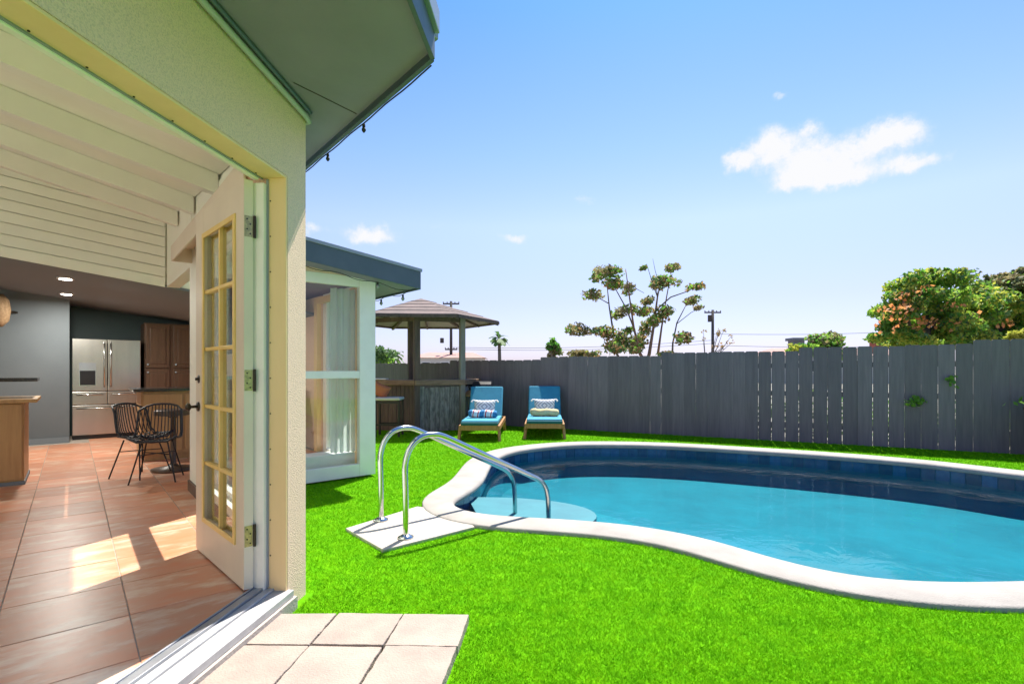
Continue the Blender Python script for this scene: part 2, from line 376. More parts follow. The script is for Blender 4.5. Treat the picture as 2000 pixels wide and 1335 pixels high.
# ------------------------------------------------------------------ ground and lawn sheets
def cdt(name, outer, holes, z, m):
    vs = [Vector(p[:2]) for p in outer]; loops = [list(range(len(vs)))]
    for h in holes:
        k = len(vs); vs += [Vector(p[:2]) for p in h]; loops.append(list(range(k, len(vs))))
    edges = [(l[i], l[(i+1) % len(l)]) for l in loops for i in range(len(l))]
    ov, oe, of, _, _, _ = geometry.delaunay_2d_cdt(vs, edges, [], 1 if not holes else 0, 1e-6)
    keep = []
    def inside(p, poly):
        c = False; n = len(poly)
        for i in range(n):
            a = poly[i]; b = poly[i-1]
            if (a[1] > p.y) != (b[1] > p.y) and p.x < (b[0]-a[0])*(p.y-a[1])/(b[1]-a[1])+a[0]: c = not c
        return c
    for f in of:
        c = sum((ov[i] for i in f), Vector((0,0)))/len(f)
        if inside(c, outer) and not any(inside(c, h) for h in holes):
            a, b, d = [ov[i] for i in f[:3]]
            keep.append(tuple(f) if (b-a).cross(d-a) > 0 else tuple(reversed(f)))
    mb = MB(); mb.v = [(p.x, p.y, z) for p in ov]; mb.f = keep
    return mb
poolhole = offset(IN, .12)
FD = Vector((.893, -.4505)).normalized(); F0 = Vector((1.21, 11.1))
def fpt(s, off=0): p = F0+FD*s; return (p.x+FD.y*off*-1, p.y+FD.x*off)   # off > 0: beyond the fence
tag(cdt('ground', [(-900,-900),(900,-900),(900,900),(-900,900)], [poolhole], 0, 'dirt').build('ground', 'dirt'), kind='structure')
yard = [(-14,-8),(14,-8),fpt(12.6,-.02),fpt(-12,-.02)]
tag(cdt('lawn', yard, [poolhole], .006, 'lawn').build('lawn', 'lawn'), kind='structure')

# ------------------------------------------------------------------ pool
pool = thing('swimming_pool', 'kidney shaped swimming pool with white coping, dark blue waterline tiles and turquoise water', 'swimming pool', (3, 5.5, 0))
n = len(IN); mb = MB()
prof = [(.0,-.02,0),(-.012,.012,0),(.0,.034,0),(.03,.042,0)]
rings = []
base = offset(IN, 0)
def ring(w, z): return [(p.x, p.y, z) for p in offset(IN, w)]
def lerp_ring(t, z): return [(a.x+(b.x-a.x)*t, a.y+(b.y-a.y)*t, z) for a, b in zip(IN, OUT)]
rs = [lerp_ring(0, -.03), lerp_ring(-.05, -.018), lerp_ring(-.06, .012), lerp_ring(-.01, .034), lerp_ring(.08, .042), lerp_ring(.95, .040), lerp_ring(1, .03), lerp_ring(1, -.05)]
vs = [p for r_ in rs for p in r_]; fs = []
for j in range(len(rs)-1):
    for i in range(n): fs.append((j*n+i, j*n+(i+1) % n, (j+1)*n+(i+1) % n, (j+1)*n+i))
mb.add(vs, [tuple(reversed(f)) for f in fs]); mb.build('coping', 'coping', pool, smooth=True)
BOT = -.46
mb = MB(); wall = lerp_ring(.06, -.02); r2 = lerp_ring(.06, BOT+.12); r3 = [(p.x, p.y, BOT) for p in offset(IN, -.12)]
vs = wall+r2+r3; fs = [(j*n+i, j*n+(i+1) % n, (j+1)*n+(i+1) % n, (j+1)*n+i) for j in range(2) for i in range(n)]
mb.add(vs, fs); fl = cdt('f', [(p[0], p[1]) for p in r3], [], BOT, '')
k = len(mb.v); mb.v += fl.v; mb.f += [tuple(i+k for i in f) for f in fl.f]
mb.build('basin', 'plaster', pool, smooth=False)
# waterline tiles
tl = resample([Vector(p[:2]) for p in lerp_ring(.035, 0)], .152)
tm = MB().box(-.073, .073, -.012, 0, -.15, 0).mesh('pool_tile', 'pooltile')
for i in range(len(tl)):
    a = tl[i]; b = tl[(i+1) % len(tl)]; c = (a+b)/2
    o = link('tile', tm, pool, world=False); dvec = b-a
    o.location = Vector((c.x, c.y, -.022))-pool.location; o.rotation_euler = (0, 0, math.atan2(dvec.y, dvec.x))
# entry steps below the handrails
for r0, z1 in ((1.1, BOT+.34), (1.55, BOT+.18)):
    c0 = Vector(gp(930, 985, .04)); pts = []
    for k in range(20):
        t = R(-80+160*k/19)+R(18); pts.append((c0.x+r0*math.cos(t)*1.05, c0.y+.25+r0*math.sin(t)*.62))
    pts = [p for p in pts]; pts.append((c0.x-.02, c0.y+.30))
    MB().prism(pts, BOT-.01, z1).build('step', 'step', pool)
wm = cdt('water', [(p[0], p[1]) for p in lerp_ring(.045, 0)], [], -.125, '')
tag(wm.build('water', 'water'), kind='structure')

# handrail pad
pad = tag(MB().prism([(-1.33,4.13),(-.908,3.64),(-.30,4.17),(-.50,4.60),(-.877,4.79)], -.05, .030).build('concrete_pad', 'slab', bevel=.006),
    'square pale concrete pad under the posts of the chrome pool handrails', 'concrete pad')
A0 = Vector((-.80, 3.89, 0)); B0 = Vector((-1.10, 4.34, 0)); dirr = Vector((.83, .56, 0)).normalized()
def rail_path(b0):
    raw = [(0,.02),(0,.3),(-.005,.52),(.0,.60),(.025,.68),(.075,.745),(.15,.785),(.235,.79),(.33,.765),(.6,.635),(.9,.49),(1.15,.37),(1.25,.318),(1.31,.26),(1.345,.18),(1.36,.05),(1.365,-.35)]
    out = []
    for i in range(len(raw)-1):
        q = [raw[max(i-1,0)], raw[i], raw[i+1], raw[min(i+2,len(raw)-1)]]
        for k in range(4):
            t = k/4; f = lambda a, b, c, d: .5*((2*b)+(-a+c)*t+(2*a-5*b+4*c-d)*t*t+(-a+3*b-3*c+d)*t**3)
            s = f(*[x[0] for x in q]); z = f(*[x[1] for x in q]); out.append(b0+dirr*s+Vector((0,0,z)))
    out.append(b0+dirr*raw[-1][0]+Vector((0,0,raw[-1][1])))
    return out
for b0, lb in ((A0, 'curved chrome pool handrail nearer the house door, standing at the front corner of the pad'), (B0, 'curved chrome pool handrail on the far side of the pad, left of its twin')):
    t = thing('pool_handrail', lb, 'handrail', tuple(b0), 0, 'pool handrails')
    MB().tube(rail_path(b0), .0225, 14).build('rail', 'steel', t, smooth=True)
    MB().lathe([(.0225,.03),(.062,.03),(.06,.042),(.036,.052),(.024,.062)], tuple(b0), 20).build('base_flange', 'steel', t, smooth=True)

# ------------------------------------------------------------------ pavers at the doorway
pv = thing('paver_landing', 'landing of pale square concrete pavers laid on the grass outside the open doorway', 'pavers', (-.7, 2.2, 0))
def pvp(i, j):                                       # column from the right edge, row from the back
    X = -.214-.337*i-.028*j; Y = 2.64+.004*i-.306*j; return X-.02*0, Y
for j in range(6):
    for i in range(4):
        if j == 0 and i == 3: continue
        g = .006; q = [pvp(i+1-.015, j+1-.015), pvp(i+.015, j+1-.015), pvp(i+.015, j+.015), pvp(i+1-.015, j+.015)]
        q = [(x+random.uniform(-.005,.005), y+random.uniform(-.005,.005)) for x, y in q]
        q = [(q[m][0]+(q[(m+1)%4][0]-q[m][0])*u/7+(random.gauss(0,.0016) if u else 0), q[m][1]+(q[(m+1)%4][1]-q[m][1])*u/7+(random.gauss(0,.0016) if u else 0)) for m in range(4) for u in range(7)]
        a, b = random.uniform(-.006,.006), random.uniform(-.006,.006)
        cx, cy = q[0]; z = .052+random.uniform(-.002,.002)
        if q[1][0] < -1.02 and False: continue
        mbp = MB().prism(q, .0, lambda x, y: z+(x-cx)*a+(y-cy)*b)
        ob = mbp.build('paver', 'paver', pv, bevel=.004)

# ------------------------------------------------------------------ HOUSE
house = thing('house', 'cream stucco house with open glazed doorway, grey eaves and a glazed garden wing', 'house', (-2.2, 3.4, 0))
def H(mb, name, m, **k): return mb.build(name, m, house, **k)
def fixn(o):
    bm = bmesh.new(); bm.from_mesh(o.data); bmesh.ops.recalc_face_normals(bm, faces=bm.faces); bm.to_mesh(o.data); bm.free(); return o
zs = lambda n, d=0: 2.75+.107*(1.02-n)              # soffit underside
zc = lambda n, d=0: 2.68+.22*(.87-n)+.09*max(0, d-3.0)                # sloped ceiling inside
zr = lambda n, d=0: 2.90+.225*(1.229-n)+.10*max(0, d-3.0)              # roof top
OPEN0, OPEN1 = .19, 2.5
def zw(a, b):                                       # wall top following the soffit
    w = W1 @ Vector((a, b, 0)); return zc(*to_nd(w.x, w.y))+.10
w = MB().prism([(0,0),(OPEN0,0),(OPEN0,.25),(0,.25)], -.05, zw, W1)
w.prism([(OPEN0,0),(OPEN1,0),(OPEN1,.168),(OPEN0,.168)], 2.335, zw, W1)
w.prism([(OPEN1,0),(7,0),(7,.25),(OPEN1,.25)], -.05, zw, W1)
fixn(H(w, 'wall', 'stucco'))
# cream reveal boards
fixn(H(MB().box(OPEN0+.0005, OPEN0+.014, .001, .108, FL-.02, 2.335, W1).box(OPEN0+.014, OPEN1-.001, .001, .136, 2.321, 2.334, W1), 'reveal', 'trimyellow', bevel=.003))
fixn(H(MB().box(OPEN0+.003, OPEN0+.045, .110, .205, FL-.01, 2.29, W1).box(OPEN0+.045, OPEN1-.002, .138, .167, 2.305, 2.332, W1), 'door_frame', 'white', bevel=.003))
fixn(H(MB().box(OPEN0+.014, OPEN0+.020, .098, .111, FL, 2.315, W1).box(OPEN0+.02, OPEN1-.01, .128, .137, 2.314, 2.3205, W1), 'weather_strip', 'fasciaedge'))
nl = MB()
for k in range(11): nl.tube([W1 @ Vector((OPEN0+.0145, .090, .3+k*.19)), W1 @ Vector((OPEN0+.017, .090, .3+k*.19))], .004, 6)
for k in range(12): nl.tube([W1 @ Vector((OPEN0+.1+k*.19, .118, 2.3205)), W1 @ Vector((OPEN0+.1+k*.19, .118, 2.317))], .004, 6)
o = H(nl, 'nail_head', 'darkmetal'); o['kind'] = 'stuff'
# threshold
fixn(H(MB().box(OPEN0-.01, OPEN1, -.03, .07, .075, .113, W1).box(OPEN0-.01, OPEN1, .07, .115, .075, .124, W1), 'threshold', 'sillpaint', bevel=.004))
fixn(H(MB().box(OPEN0-.005, OPEN1, .1155, .16, .08, .136, W1).box(OPEN0-.005, OPEN1, .162, .172, .08, .142, W1), 'door_track', 'alu', bevel=.002))
fixn(H(MB().box(OPEN0-.02, OPEN1, -.045, .12, -.02, .0745, W1), 'sill_base', 'slab'))
# garden wall beside the door (n = .87 ... 1.02), with a slit light and a window
ws = MB()
segs = [(3.035, 3.60), (3.68, 3.93), (4.98, 5.84)]
for d0, d1 in segs: ws.box(.87, 1.02, d0, d1, -.05, 2.66, ND)
ws.box(.87, 1.02, 3.60, 3.68, 2.15, 2.76, ND).box(.87, 1.02, 3.60, 3.68, -.05, .42, ND)
ws.prism([(.889,3.035),(1.02,3.035),(1.02,5.84),(.889,5.84)], 2.655, lambda n_, d_: zc(n_, d_)+.03, ND)
ws.box(.87, 1.02, 3.93, 4.98, 2.28, 2.76, ND).box(.87, 1.02, 3.93, 4.98, -.05, .30, ND)
H(ws, 'garden_wall', 'offwhite')
def window(nn, d0, d1, z0, z1, mids, fw=.045, verts=()):
    f = MB().box(nn-.02, nn+.03, d0, d0+fw, z0, z1, ND).box(nn-.02, nn+.03, d1-fw, d1, z0, z1, ND).box(nn-.019, nn+.029, d0+fw, d1-fw, z0, z0+fw, ND).box(nn-.019, nn+.029, d0+fw, d1-fw, z1-fw, z1, ND)
    for zm, t in mids: f.box(nn-.018, nn+.028, d0+fw, d1-fw, zm-t/2, zm+t/2, ND)
    o = f.build('window', 'white', house)
    p = MB().box(nn+.002, nn+.006, d0+fw, d1-fw, z0+fw, z1-fw, ND).build('pane', 'glass', o); return o
window(.95, 3.93, 4.98, .30, 2.28, [(1.33, .17)])
window(.95, 3.60, 3.68, .42, 2.15, [(.75,.05),(1.1,.04),(1.55,.05)], fw=.006)
# skirting
H(MB().box(.852, .869, 3.05, 5.84, FL, FL+.10, ND), 'skirting', 'brownwood')
# valance over the window, inside
H(MB().box(.70, .715, 3.05, 5.70, 2.30, 2.44, ND).box(.715, .868, 3.05, 5.70, 2.425, 2.44, ND).box(.70, .868, 5.70, 5.715, 2.30, 2.44, ND), 'valance', 'doorface', bevel=.003)
# ceiling and beams
def wl1(a, b=.24):
    p = W1 @ Vector((a, b, 0)); return to_nd(p.x, p.y)
def cutd(poly, lo_, hi_):
    def cl(poly, f):
        out = []
        for k in range(len(poly)):
            a, b = poly[k], poly[(k+1) % len(poly)]; fa, fb = f(a), f(b)
            if fa >= 0: out.append(a)
            if (fa >= 0) != (fb >= 0): t_ = fa/(fa-fb); out.append((a[0]+(b[0]-a[0])*t_, a[1]+(b[1]-a[1])*t_))
        return out
    return cl(cl(poly, lambda p: p[1]-lo_), lambda p: hi_-p[1])
cp = [(.88, 3.0), (.88, 7.56), (-6.5, 7.56), (-6.5, -2.5), wl1(7.0), wl1(0, .20)]
cp = [(.88, 2.98), (.88, 7.56), (-6.5, 7.56), (-6.5, -2.5), wl1(7.0, .20)]
cm_ = MB()
def cutn(poly, a, b): return [(p[1], p[0]) for p in cutd([(p[1], p[0]) for p in poly], a, b)]
ADDED_SKYLIGHT = (-6.0, -1.9, -1.0, 7.4)                        # unseen roof opening added so sun brightens the room
def panels(poly, breaks):
    for a, b in breaks:
        q = cutd(poly, a, b)
        if a >= ADDED_SKYLIGHT[2]-1e-6 and b <= ADDED_SKYLIGHT[3]+1e-6:
            for c_, d_ in ((-9, ADDED_SKYLIGHT[0]), (ADDED_SKYLIGHT[1], 9)):
                q2 = cutn(q, c_, d_)
                if len(q2) > 2: yield q2
        elif len(q) > 2: yield q
BRK = ((-9, ADDED_SKYLIGHT[2]), (ADDED_SKYLIGHT[2], 3.0), (3.0, ADDED_SKYLIGHT[3]), (ADDED_SKYLIGHT[3], 20))
for q in panels(cp, BRK): cm_.prism(q, zc, lambda n_, d_: zc(n_, d_)+.03, ND)
fixn(H(cm_, 'ceiling', 'offwhite'))
H(MB().prism([(ADDED_SKYLIGHT[0]-.02,ADDED_SKYLIGHT[2]),(ADDED_SKYLIGHT[0],ADDED_SKYLIGHT[2]),(ADDED_SKYLIGHT[0],ADDED_SKYLIGHT[3]),(ADDED_SKYLIGHT[0]-.02,ADDED_SKYLIGHT[3])], zc, lambda n_, d_: zr(n_, d_)-.02, ND).prism([(ADDED_SKYLIGHT[1],ADDED_SKYLIGHT[2]),(ADDED_SKYLIGHT[1]+.02,ADDED_SKYLIGHT[2]),(ADDED_SKYLIGHT[1]+.02,ADDED_SKYLIGHT[3]),(ADDED_SKYLIGHT[1],ADDED_SKYLIGHT[3])], zc, lambda n_, d_: zr(n_, d_)-.02, ND), 'added_skylight_curb', 'white')  # curbs edging the added roof opening
beams = [1.72, 2.66, 3.60, 4.55, 5.62, 6.58]
for d0 in beams:
    n1 = .868
    if d0 < 3.05:
        a0, b0 = wl1(0, .20), wl1(7, .20); t_ = (d0+.10-a0[1])/(b0[1]-a0[1]); n1 = a0[0]+(b0[0]-a0[0])*t_-.13
    H(MB().prism([(-6.4,d0),(n1,d0),(n1,d0+.11),(-6.4,d0+.11)], lambda n_, d_: zc(n_, d_)-.16, lambda n_, d_: zc(n_, d_)-.002, ND), 'ceiling_beam', 'plank', bevel=.004)
# boards of the face where the ceiling drops to the kitchen
zk = lambda n, d=0: 2.40-.12*n
for k in range(14):
    h0, h1 = .122*k, .122*k+.114
    poly = [(-6.4, zk(-6.4)+h0), (.866, zk(.866)+h0), (.866, zk(.866)+h1), (-6.4, zk(-6.4)+h1)]
    out = []; ff = lambda p: zc(p[0], 7.54)-.004-p[1]
    for q_ in range(4):
        a, b = poly[q_], poly[(q_+1) % 4]; fa, fb = ff(a), ff(b)
        if fa >= 0: out.append(a)
        if (fa >= 0) != (fb >= 0): t_ = fa/(fa-fb); out.append((a[0]+(b[0]-a[0])*t_, a[1]+(b[1]-a[1])*t_))
    if len(out) < 3: continue
    m_ = len(out); mb = MB().add([(n_, 7.540, z_) for n_, z_ in out]+[(n_, 7.556, z_) for n_, z_ in out], [tuple(range(m_)), tuple(range(2*m_-1, m_-1, -1))]+[((i+1) % m_, i, m_+i, m_+(i+1) % m_) for i in range(m_)], ND)
    fixn(H(mb, 'board', 'plank', bevel=.003))
H(MB().prism([(-6.5,7.56),(2.70,7.56),(2.70,12.2),(-6.5,12.2)], zk, lambda n_, d_: zk(n_)+.03, ND), 'kitchen_ceiling', 'greyceil')
H(MB().prism([(-6.5,7.57),(1.2,7.57),(1.2,7.64),(-6.5,7.64)], lambda n_, d_: zk(n_)+.035, zc, ND).box(.885, 1.02, 5.85, 7.565, 2.30, 3.2, ND), 'header_wall', 'offwhite')
# kitchen walls
H(MB().box(-6.5, -.03, 10.85, 10.95, FL, 3.3, ND).box(-.13, -.03, 10.95, 12.0, FL, 3.0, ND), 'grey_wall', 'greywall')
H(MB().box(-6.5, -.035, 10.835, 10.849, FL, FL+.09, ND), 'baseboard', 'greyceil')
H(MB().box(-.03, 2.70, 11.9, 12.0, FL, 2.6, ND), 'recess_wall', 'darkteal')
H(MB().box(-6.6, -6.5, -2.5, 12.1, -.05, 4.4, ND).box(-6.5, 2.9, 12.05, 12.2, -.05, 3.3, ND).box(-6.5, -3.2, -2.6, -2.5, -.05, 4.4, ND), 'far_wall', 'offwhite')
# roof (sloped deck over everything)
rp = [(1.20, 2.035), (1.20, 12.3), (-6.7, 12.3), (-6.7, -4.3), to_nd(*(W1 @ Vector((7.3, -.80, 0)))[:2])]
rm_ = MB()
for q in panels(rp, BRK): rm_.prism(q, lambda n_, d_: zr(n_, d_)-.07, zr, ND)
fixn(H(rm_, 'roof', 'fascia'))
# soffit outside the doorway wall
C = Vector((-.369, 2.33, 0)); Cn = to_nd(C.x, C.y)
far1 = C+w1a*7.0; fn1 = to_nd(far1.x, far1.y)
e0 = to_nd(*(W1 @ Vector((0, .02, 0)))[:2]); e1 = to_nd(*(W1 @ Vector((7.0, .02, 0)))[:2])
o = H(MB().prism([Cn, (1.229, 5.9), (1.0, 5.9), (1.0, e0[1]), e1, fn1], zs, lambda n_, d_: zs(n_)+.012, ND), 'soffit', 'soffit'); fixn(o)
# joint line of soffit board
# fascia boards
def strip(p0, p1, zb, zt, th, mbb):
    p0 = Vector(p0); p1 = Vector(p1); t = (p1-p0).normalized(); nn = Vector((t.y, -t.x))*th
    q = [p0, p1, p1+nn, p0+nn]
    return mbb.prism([(v.x, v.y) for v in q], zb, zt, ND)
o = H(strip(fn1, Cn, lambda n_, d_: zs(n_)-.035, lambda n_, d_: zr(n_, d_)-.075, .022, MB()), 'fascia_board', 'fascia', bevel=.002); fixn(o)
o = H(strip((Cn[0]+.0, Cn[1]), (1.229, 5.9), lambda n_, d_: zs(n_)-.035, lambda n_, d_: zr(n_, d_)-.075, .022, MB()), 'fascia_board', 'fascia', bevel=.002); fixn(o)
for pa, pb in ((fn1, Cn), (Cn, (1.229, 5.9))):
    o = H(strip(pa, pb, lambda n_, d_: zr(n_, d_)-.09, lambda n_, d_: zr(n_, d_)+.012, .045, MB()), 'drip_edge', 'fasciaedge', bevel=.004); fixn(o)
sa, sb_ = Vector((-1.12, 2.65, 0)), Vector((-.872, 2.898, 0))
pa_ = [to_nd(v.x, v.y) for v in (sa, sb_)]
H(MB().bar((sa.x, sa.y, zs(*pa_[0])-.0015), (sb_.x, sb_.y, zs(*pa_[1])-.0015), .005, .002), 'soffit_seam', 'darkmetal')
# conduit under the soffit
cpts = []
for k in range(30):
    a = 6.5-k*6.35/29; p = W1 @ Vector((a, -.028, 0)); cpts.append((p.x, p.y, zs(*to_nd(p.x, p.y))-.028))
for (a, b) in ((.06,-.03),(.0,-.02),(-.02,.03),(-.02,.10)):
    p = W1 @ Vector((a, b, 0)); cpts.append((p.x, p.y, zs(*to_nd(p.x, p.y))-.030))
H(MB().tube(cpts, .016, 10), 'conduit', 'conduit', smooth=True)
cp2 = [(x+w1b.x*-.033, y+w1b.y*-.033, z+.012) for x, y, z in cpts[:-3]]
H(MB().tube(cp2, .010, 8), 'conduit', 'fascia', smooth=True)
# ---- glazed wing
fr = MB(); d0, d1 = 5.84, 5.92
fr.box(2.60, 2.80, d0, d1, .03, 2.385, ND).box(1.03, 1.18, d0, d1, .03, 2.385, ND)
fr.box(1.18, 2.60, d0+.003, d1-.003, .03, .175, ND).box(1.18, 2.60, d0+.003, d1-.003, 2.27, 2.385, ND).box(1.18, 2.60, d0+.004, d1-.004, 1.19, 1.275, ND)
win = H(fr, 'window', 'white', bevel=.004)
MB().box(1.18, 2.60, d0+.035, d0+.041, .175, 1.19, ND).build('pane', 'glass', win); MB().box(1.18, 2.60, d0+.035, d0+.041, 1.275, 2.27, ND).build('pane', 'glass', win)
fr = MB(); 
for a, b in ((5.925, 6.1), (7.22, 7.35)): fr.box(2.72, 2.80, a, b, .03, 2.385, ND)
for a, b in ((6.1, 7.22),):
    for z0, z1 in ((.03,.175), (1.19,1.275), (2.27,2.385)): fr.box(2.723, 2.797, a, b, z0, z1, ND)
win = H(fr, 'window', 'white', bevel=.004)
for a, b in ((6.1, 7.22),):
    for z0, z1 in ((.175,1.19), (1.275,2.27)): MB().box(2.755, 2.761, a, b, z0, z1, ND).build('pane', 'glass', win)
zwg = lambda n_, d_=0: 2.29+.12*(3.24-n_)
H(MB().prism([(1.03,5.845),(2.795,5.845),(2.795,5.915),(1.03,5.915)], 2.386, lambda n_, d_: zwg(n_)-.001, ND).prism([(2.725,5.916),(2.795,5.916),(2.795,7.35),(2.725,7.35)], 2.386, lambda n_, d_: zwg(n_)-.001, ND).box(2.70,2.80,7.351,12.1,-.05,2.34,ND), 'wing_wall', 'stucco')
H(MB().prism([(1.235,5.56),(3.22,5.56),(3.22,12.2),(1.235,12.2)], zwg, lambda n_, d_: zwg(n_)+.20, ND), 'wing_roof', 'soffit')
o = H(strip((1.0,5.56), (3.24,5.56), lambda n_, d_: zwg(n_)-.015, lambda n_, d_: zwg(n_)+.215, .022, MB()), 'fascia_board', 'fascia', bevel=.002); fixn(o)
o = H(strip((3.24,5.56), (3.24,12.2), lambda n_, d_: zwg(n_)-.015, lambda n_, d_: zwg(n_)+.215, .022, MB()), 'fascia_board', 'fascia', bevel=.002); fixn(o)
o = H(strip((1.0,5.54), (3.262,5.54), lambda n_, d_: zwg(n_)+.195, lambda n_, d_: zwg(n_)+.232, .018, MB()), 'drip_edge', 'fasciaedge', bevel=.002); fixn(o)
# inside the wing: low sill, inner door frame, curtain
H(MB().box(1.04, 2.62, 6.02, 6.30, FL, FL+.16, ND), 'window_seat', 'white', bevel=.005)
H(MB().box(2.64, 2.70, 7.36, 7.48, FL, 2.30, ND).box(2.64, 2.70, 6.0, 6.1, FL, 2.30, ND).box(2.64, 2.70, 6.101, 7.359, 2.22, 2.30, ND), 'inner_frame', 'trimyellow')
cu = MB(); N_ = 26; vs = []; 
for k in range(N_+1):
    nn = 2.33+.30*k/N_; dz = 6.05-.0+.03*math.sin(k*.95)+.012*math.sin(k*2.3)+.0
    vs += [tuple(nd(nn, dz, .30)), tuple(nd(nn, dz+.006*math.sin(k), 2.26))]
cu.add(vs, [(2*k, 2*k+2, 2*k+3, 2*k+1) for k in range(N_)])
tag(cu.build('curtain', 'curtain', smooth=True), 'sheer pale grey curtain hanging inside the glazed wing window', 'curtain')

# ---- the open glazed door
D = Vector((-.7071, .7071, 0)); T = Vector((-.7071, -.7071, 0)); C1 = Vector((-1.372, 2.739, 0))
DM = Matrix(((D.x, T.x, 0, C1.x), (D.y, T.y, 0, C1.y), (0, 0, 1, 0), (0, 0, 0, 1)))   # x along the leaf, y through its thickness
DZ0, DZ1 = FL+.012, 2.295; DW = .91; gx0, gx1, gz0, gz1 = .135, .735, .36, 2.13
door = fixn(MB().box(0, gx0, 0, .045, DZ0, DZ1, DM).box(gx1, DW, 0, .045, DZ0, DZ1, DM).box(gx0, gx1, .0005, .0445, DZ0, gz0, DM).box(gx0, gx1, .0005, .0445, gz1, DZ1, DM).build('door', 'doorface', house))
bd = MB()
for s0, s1 in ((.045, .055), (-.010, 0)):
    bd.box(gx0-.01, gx0+.02, s0, s1, gz0-.01, gz1+.01, DM).box(gx1-.02, gx1+.01, s0, s1, gz0-.01, gz1+.01, DM).box(gx0+.02, gx1-.02, s0, s1, gz0-.01, gz0+.02, DM).box(gx0+.02, gx1-.02, s0, s1, gz1-.02, gz1+.01, DM)
fixn(bd.build('glazing_bead', 'muntin', door, bevel=.002))
mu = (gx0+gx1)/2
for k in range(1, 5):
    z = gz0+(gz1-gz0)*k/5; fixn(MB().box(gx0+.001, gx1-.001, .004, .042, z-.011, z+.011, DM).build('glazing_bar', 'muntin', door, bevel=.004))
fixn(MB().box(mu-.011, mu+.011, .003, .043, gz0, gz1, DM).build('glazing_bar', 'muntin', door, bevel=.004))
for i in range(2):
    for k in range(5):
        x0 = gx0 if i == 0 else mu+.012; x1 = mu-.012 if i == 0 else gx1
        fixn(MB().box(x0, x1, .021, .025, gz0+(gz1-gz0)*k/5+.012, gz0+(gz1-gz0)*(k+1)/5-.012, DM).build('pane', 'glass', door))
for z in (.42, 1.24, 2.05):
    h = fixn(MB().box(-.002, .0, .003, .042, z-.055, z+.055, DM).build('hinge', 'brass', door))
    pj = W1 @ Vector((OPEN0+.047, .16, z))
    kn = DM @ Vector((-.006, -.006, z))
    h2 = MB().tube([(kn.x, kn.y, z-.058), (kn.x, kn.y, z+.058)], .0075, 8); h2.bar((kn.x, kn.y, z), (pj.x, pj.y, z), .003, .11); h2.build('hinge', 'darkmetal', door)
    sc = MB()
    for dz, yy in ((-.038,.014),(-.015,.03),(.012,.014),(.038,.03)):
        sc.tube([DM @ Vector((-.002, yy, z+dz)), DM @ Vector((-.0045, yy, z+dz))], .0045, 8)
    sc.build('screw', 'darkmetal', door)
# handle and deadbolt near the free edge
for z, rr in ((1.235, .027), (1.06, .030)):
    kk = MB(); c = DM @ Vector((DW-.065, .045, z)); e = DM @ Vector((DW-.065, .105 if z < 1.1 else .065, z))
    kk.tube([c, c.lerp(e, .15)], rr, 14); kk.tube([c, e], .009, 10)
    if z < 1.1: kk.tube([e, e+D*.02], .012, 10); kk.tube([c.lerp(e,.75), c.lerp(e,.85), e, e.lerp(e+(e-c), .25)], [.012,.024,.026,.012], 14)
    kk.build('handle', 'darkmetal', door, smooth=True)

# ---- tiled floor
floor = tag(MB().prism([(2.70,5.93),(2.70,12.0),(-6.5,12.0),(-6.5,-2.5),wl1(7.0,.17),wl1(.19,.17),(.87,3.05),(.87,5.93)][::-1], -.02, FL-.0022, ND).build('floor', 'grout'), kind='structure')
fixn(floor)
PT = .475; tmesh = MB().box(-.2352, .2352, -.2352, .2352, -.012, 0)
tme = tmesh.mesh('tile', 'tile')
bm = bmesh.new(); bm.from_mesh(tme); bmesh.ops.bevel(bm, geom=[e for e in bm.edges if e.calc_length() > .3 and all(v.co.z > -.005 for v in e.verts)] , offset=.002, segments=1, affect='EDGES'); bm.to_mesh(tme); bm.free()
for p in tme.polygons: p.use_smooth = False
nb = wl1(0, .175); ne_ = wl1(7, .175); wdir = (ne_[0]-nb[0], ne_[1]-nb[1])
def room_side(n_, d_): return (n_-nb[0])*wdir[1]-(d_-nb[1])*wdir[0]     # sign tells which side of the doorway wall
ref = room_side(-3, 5)
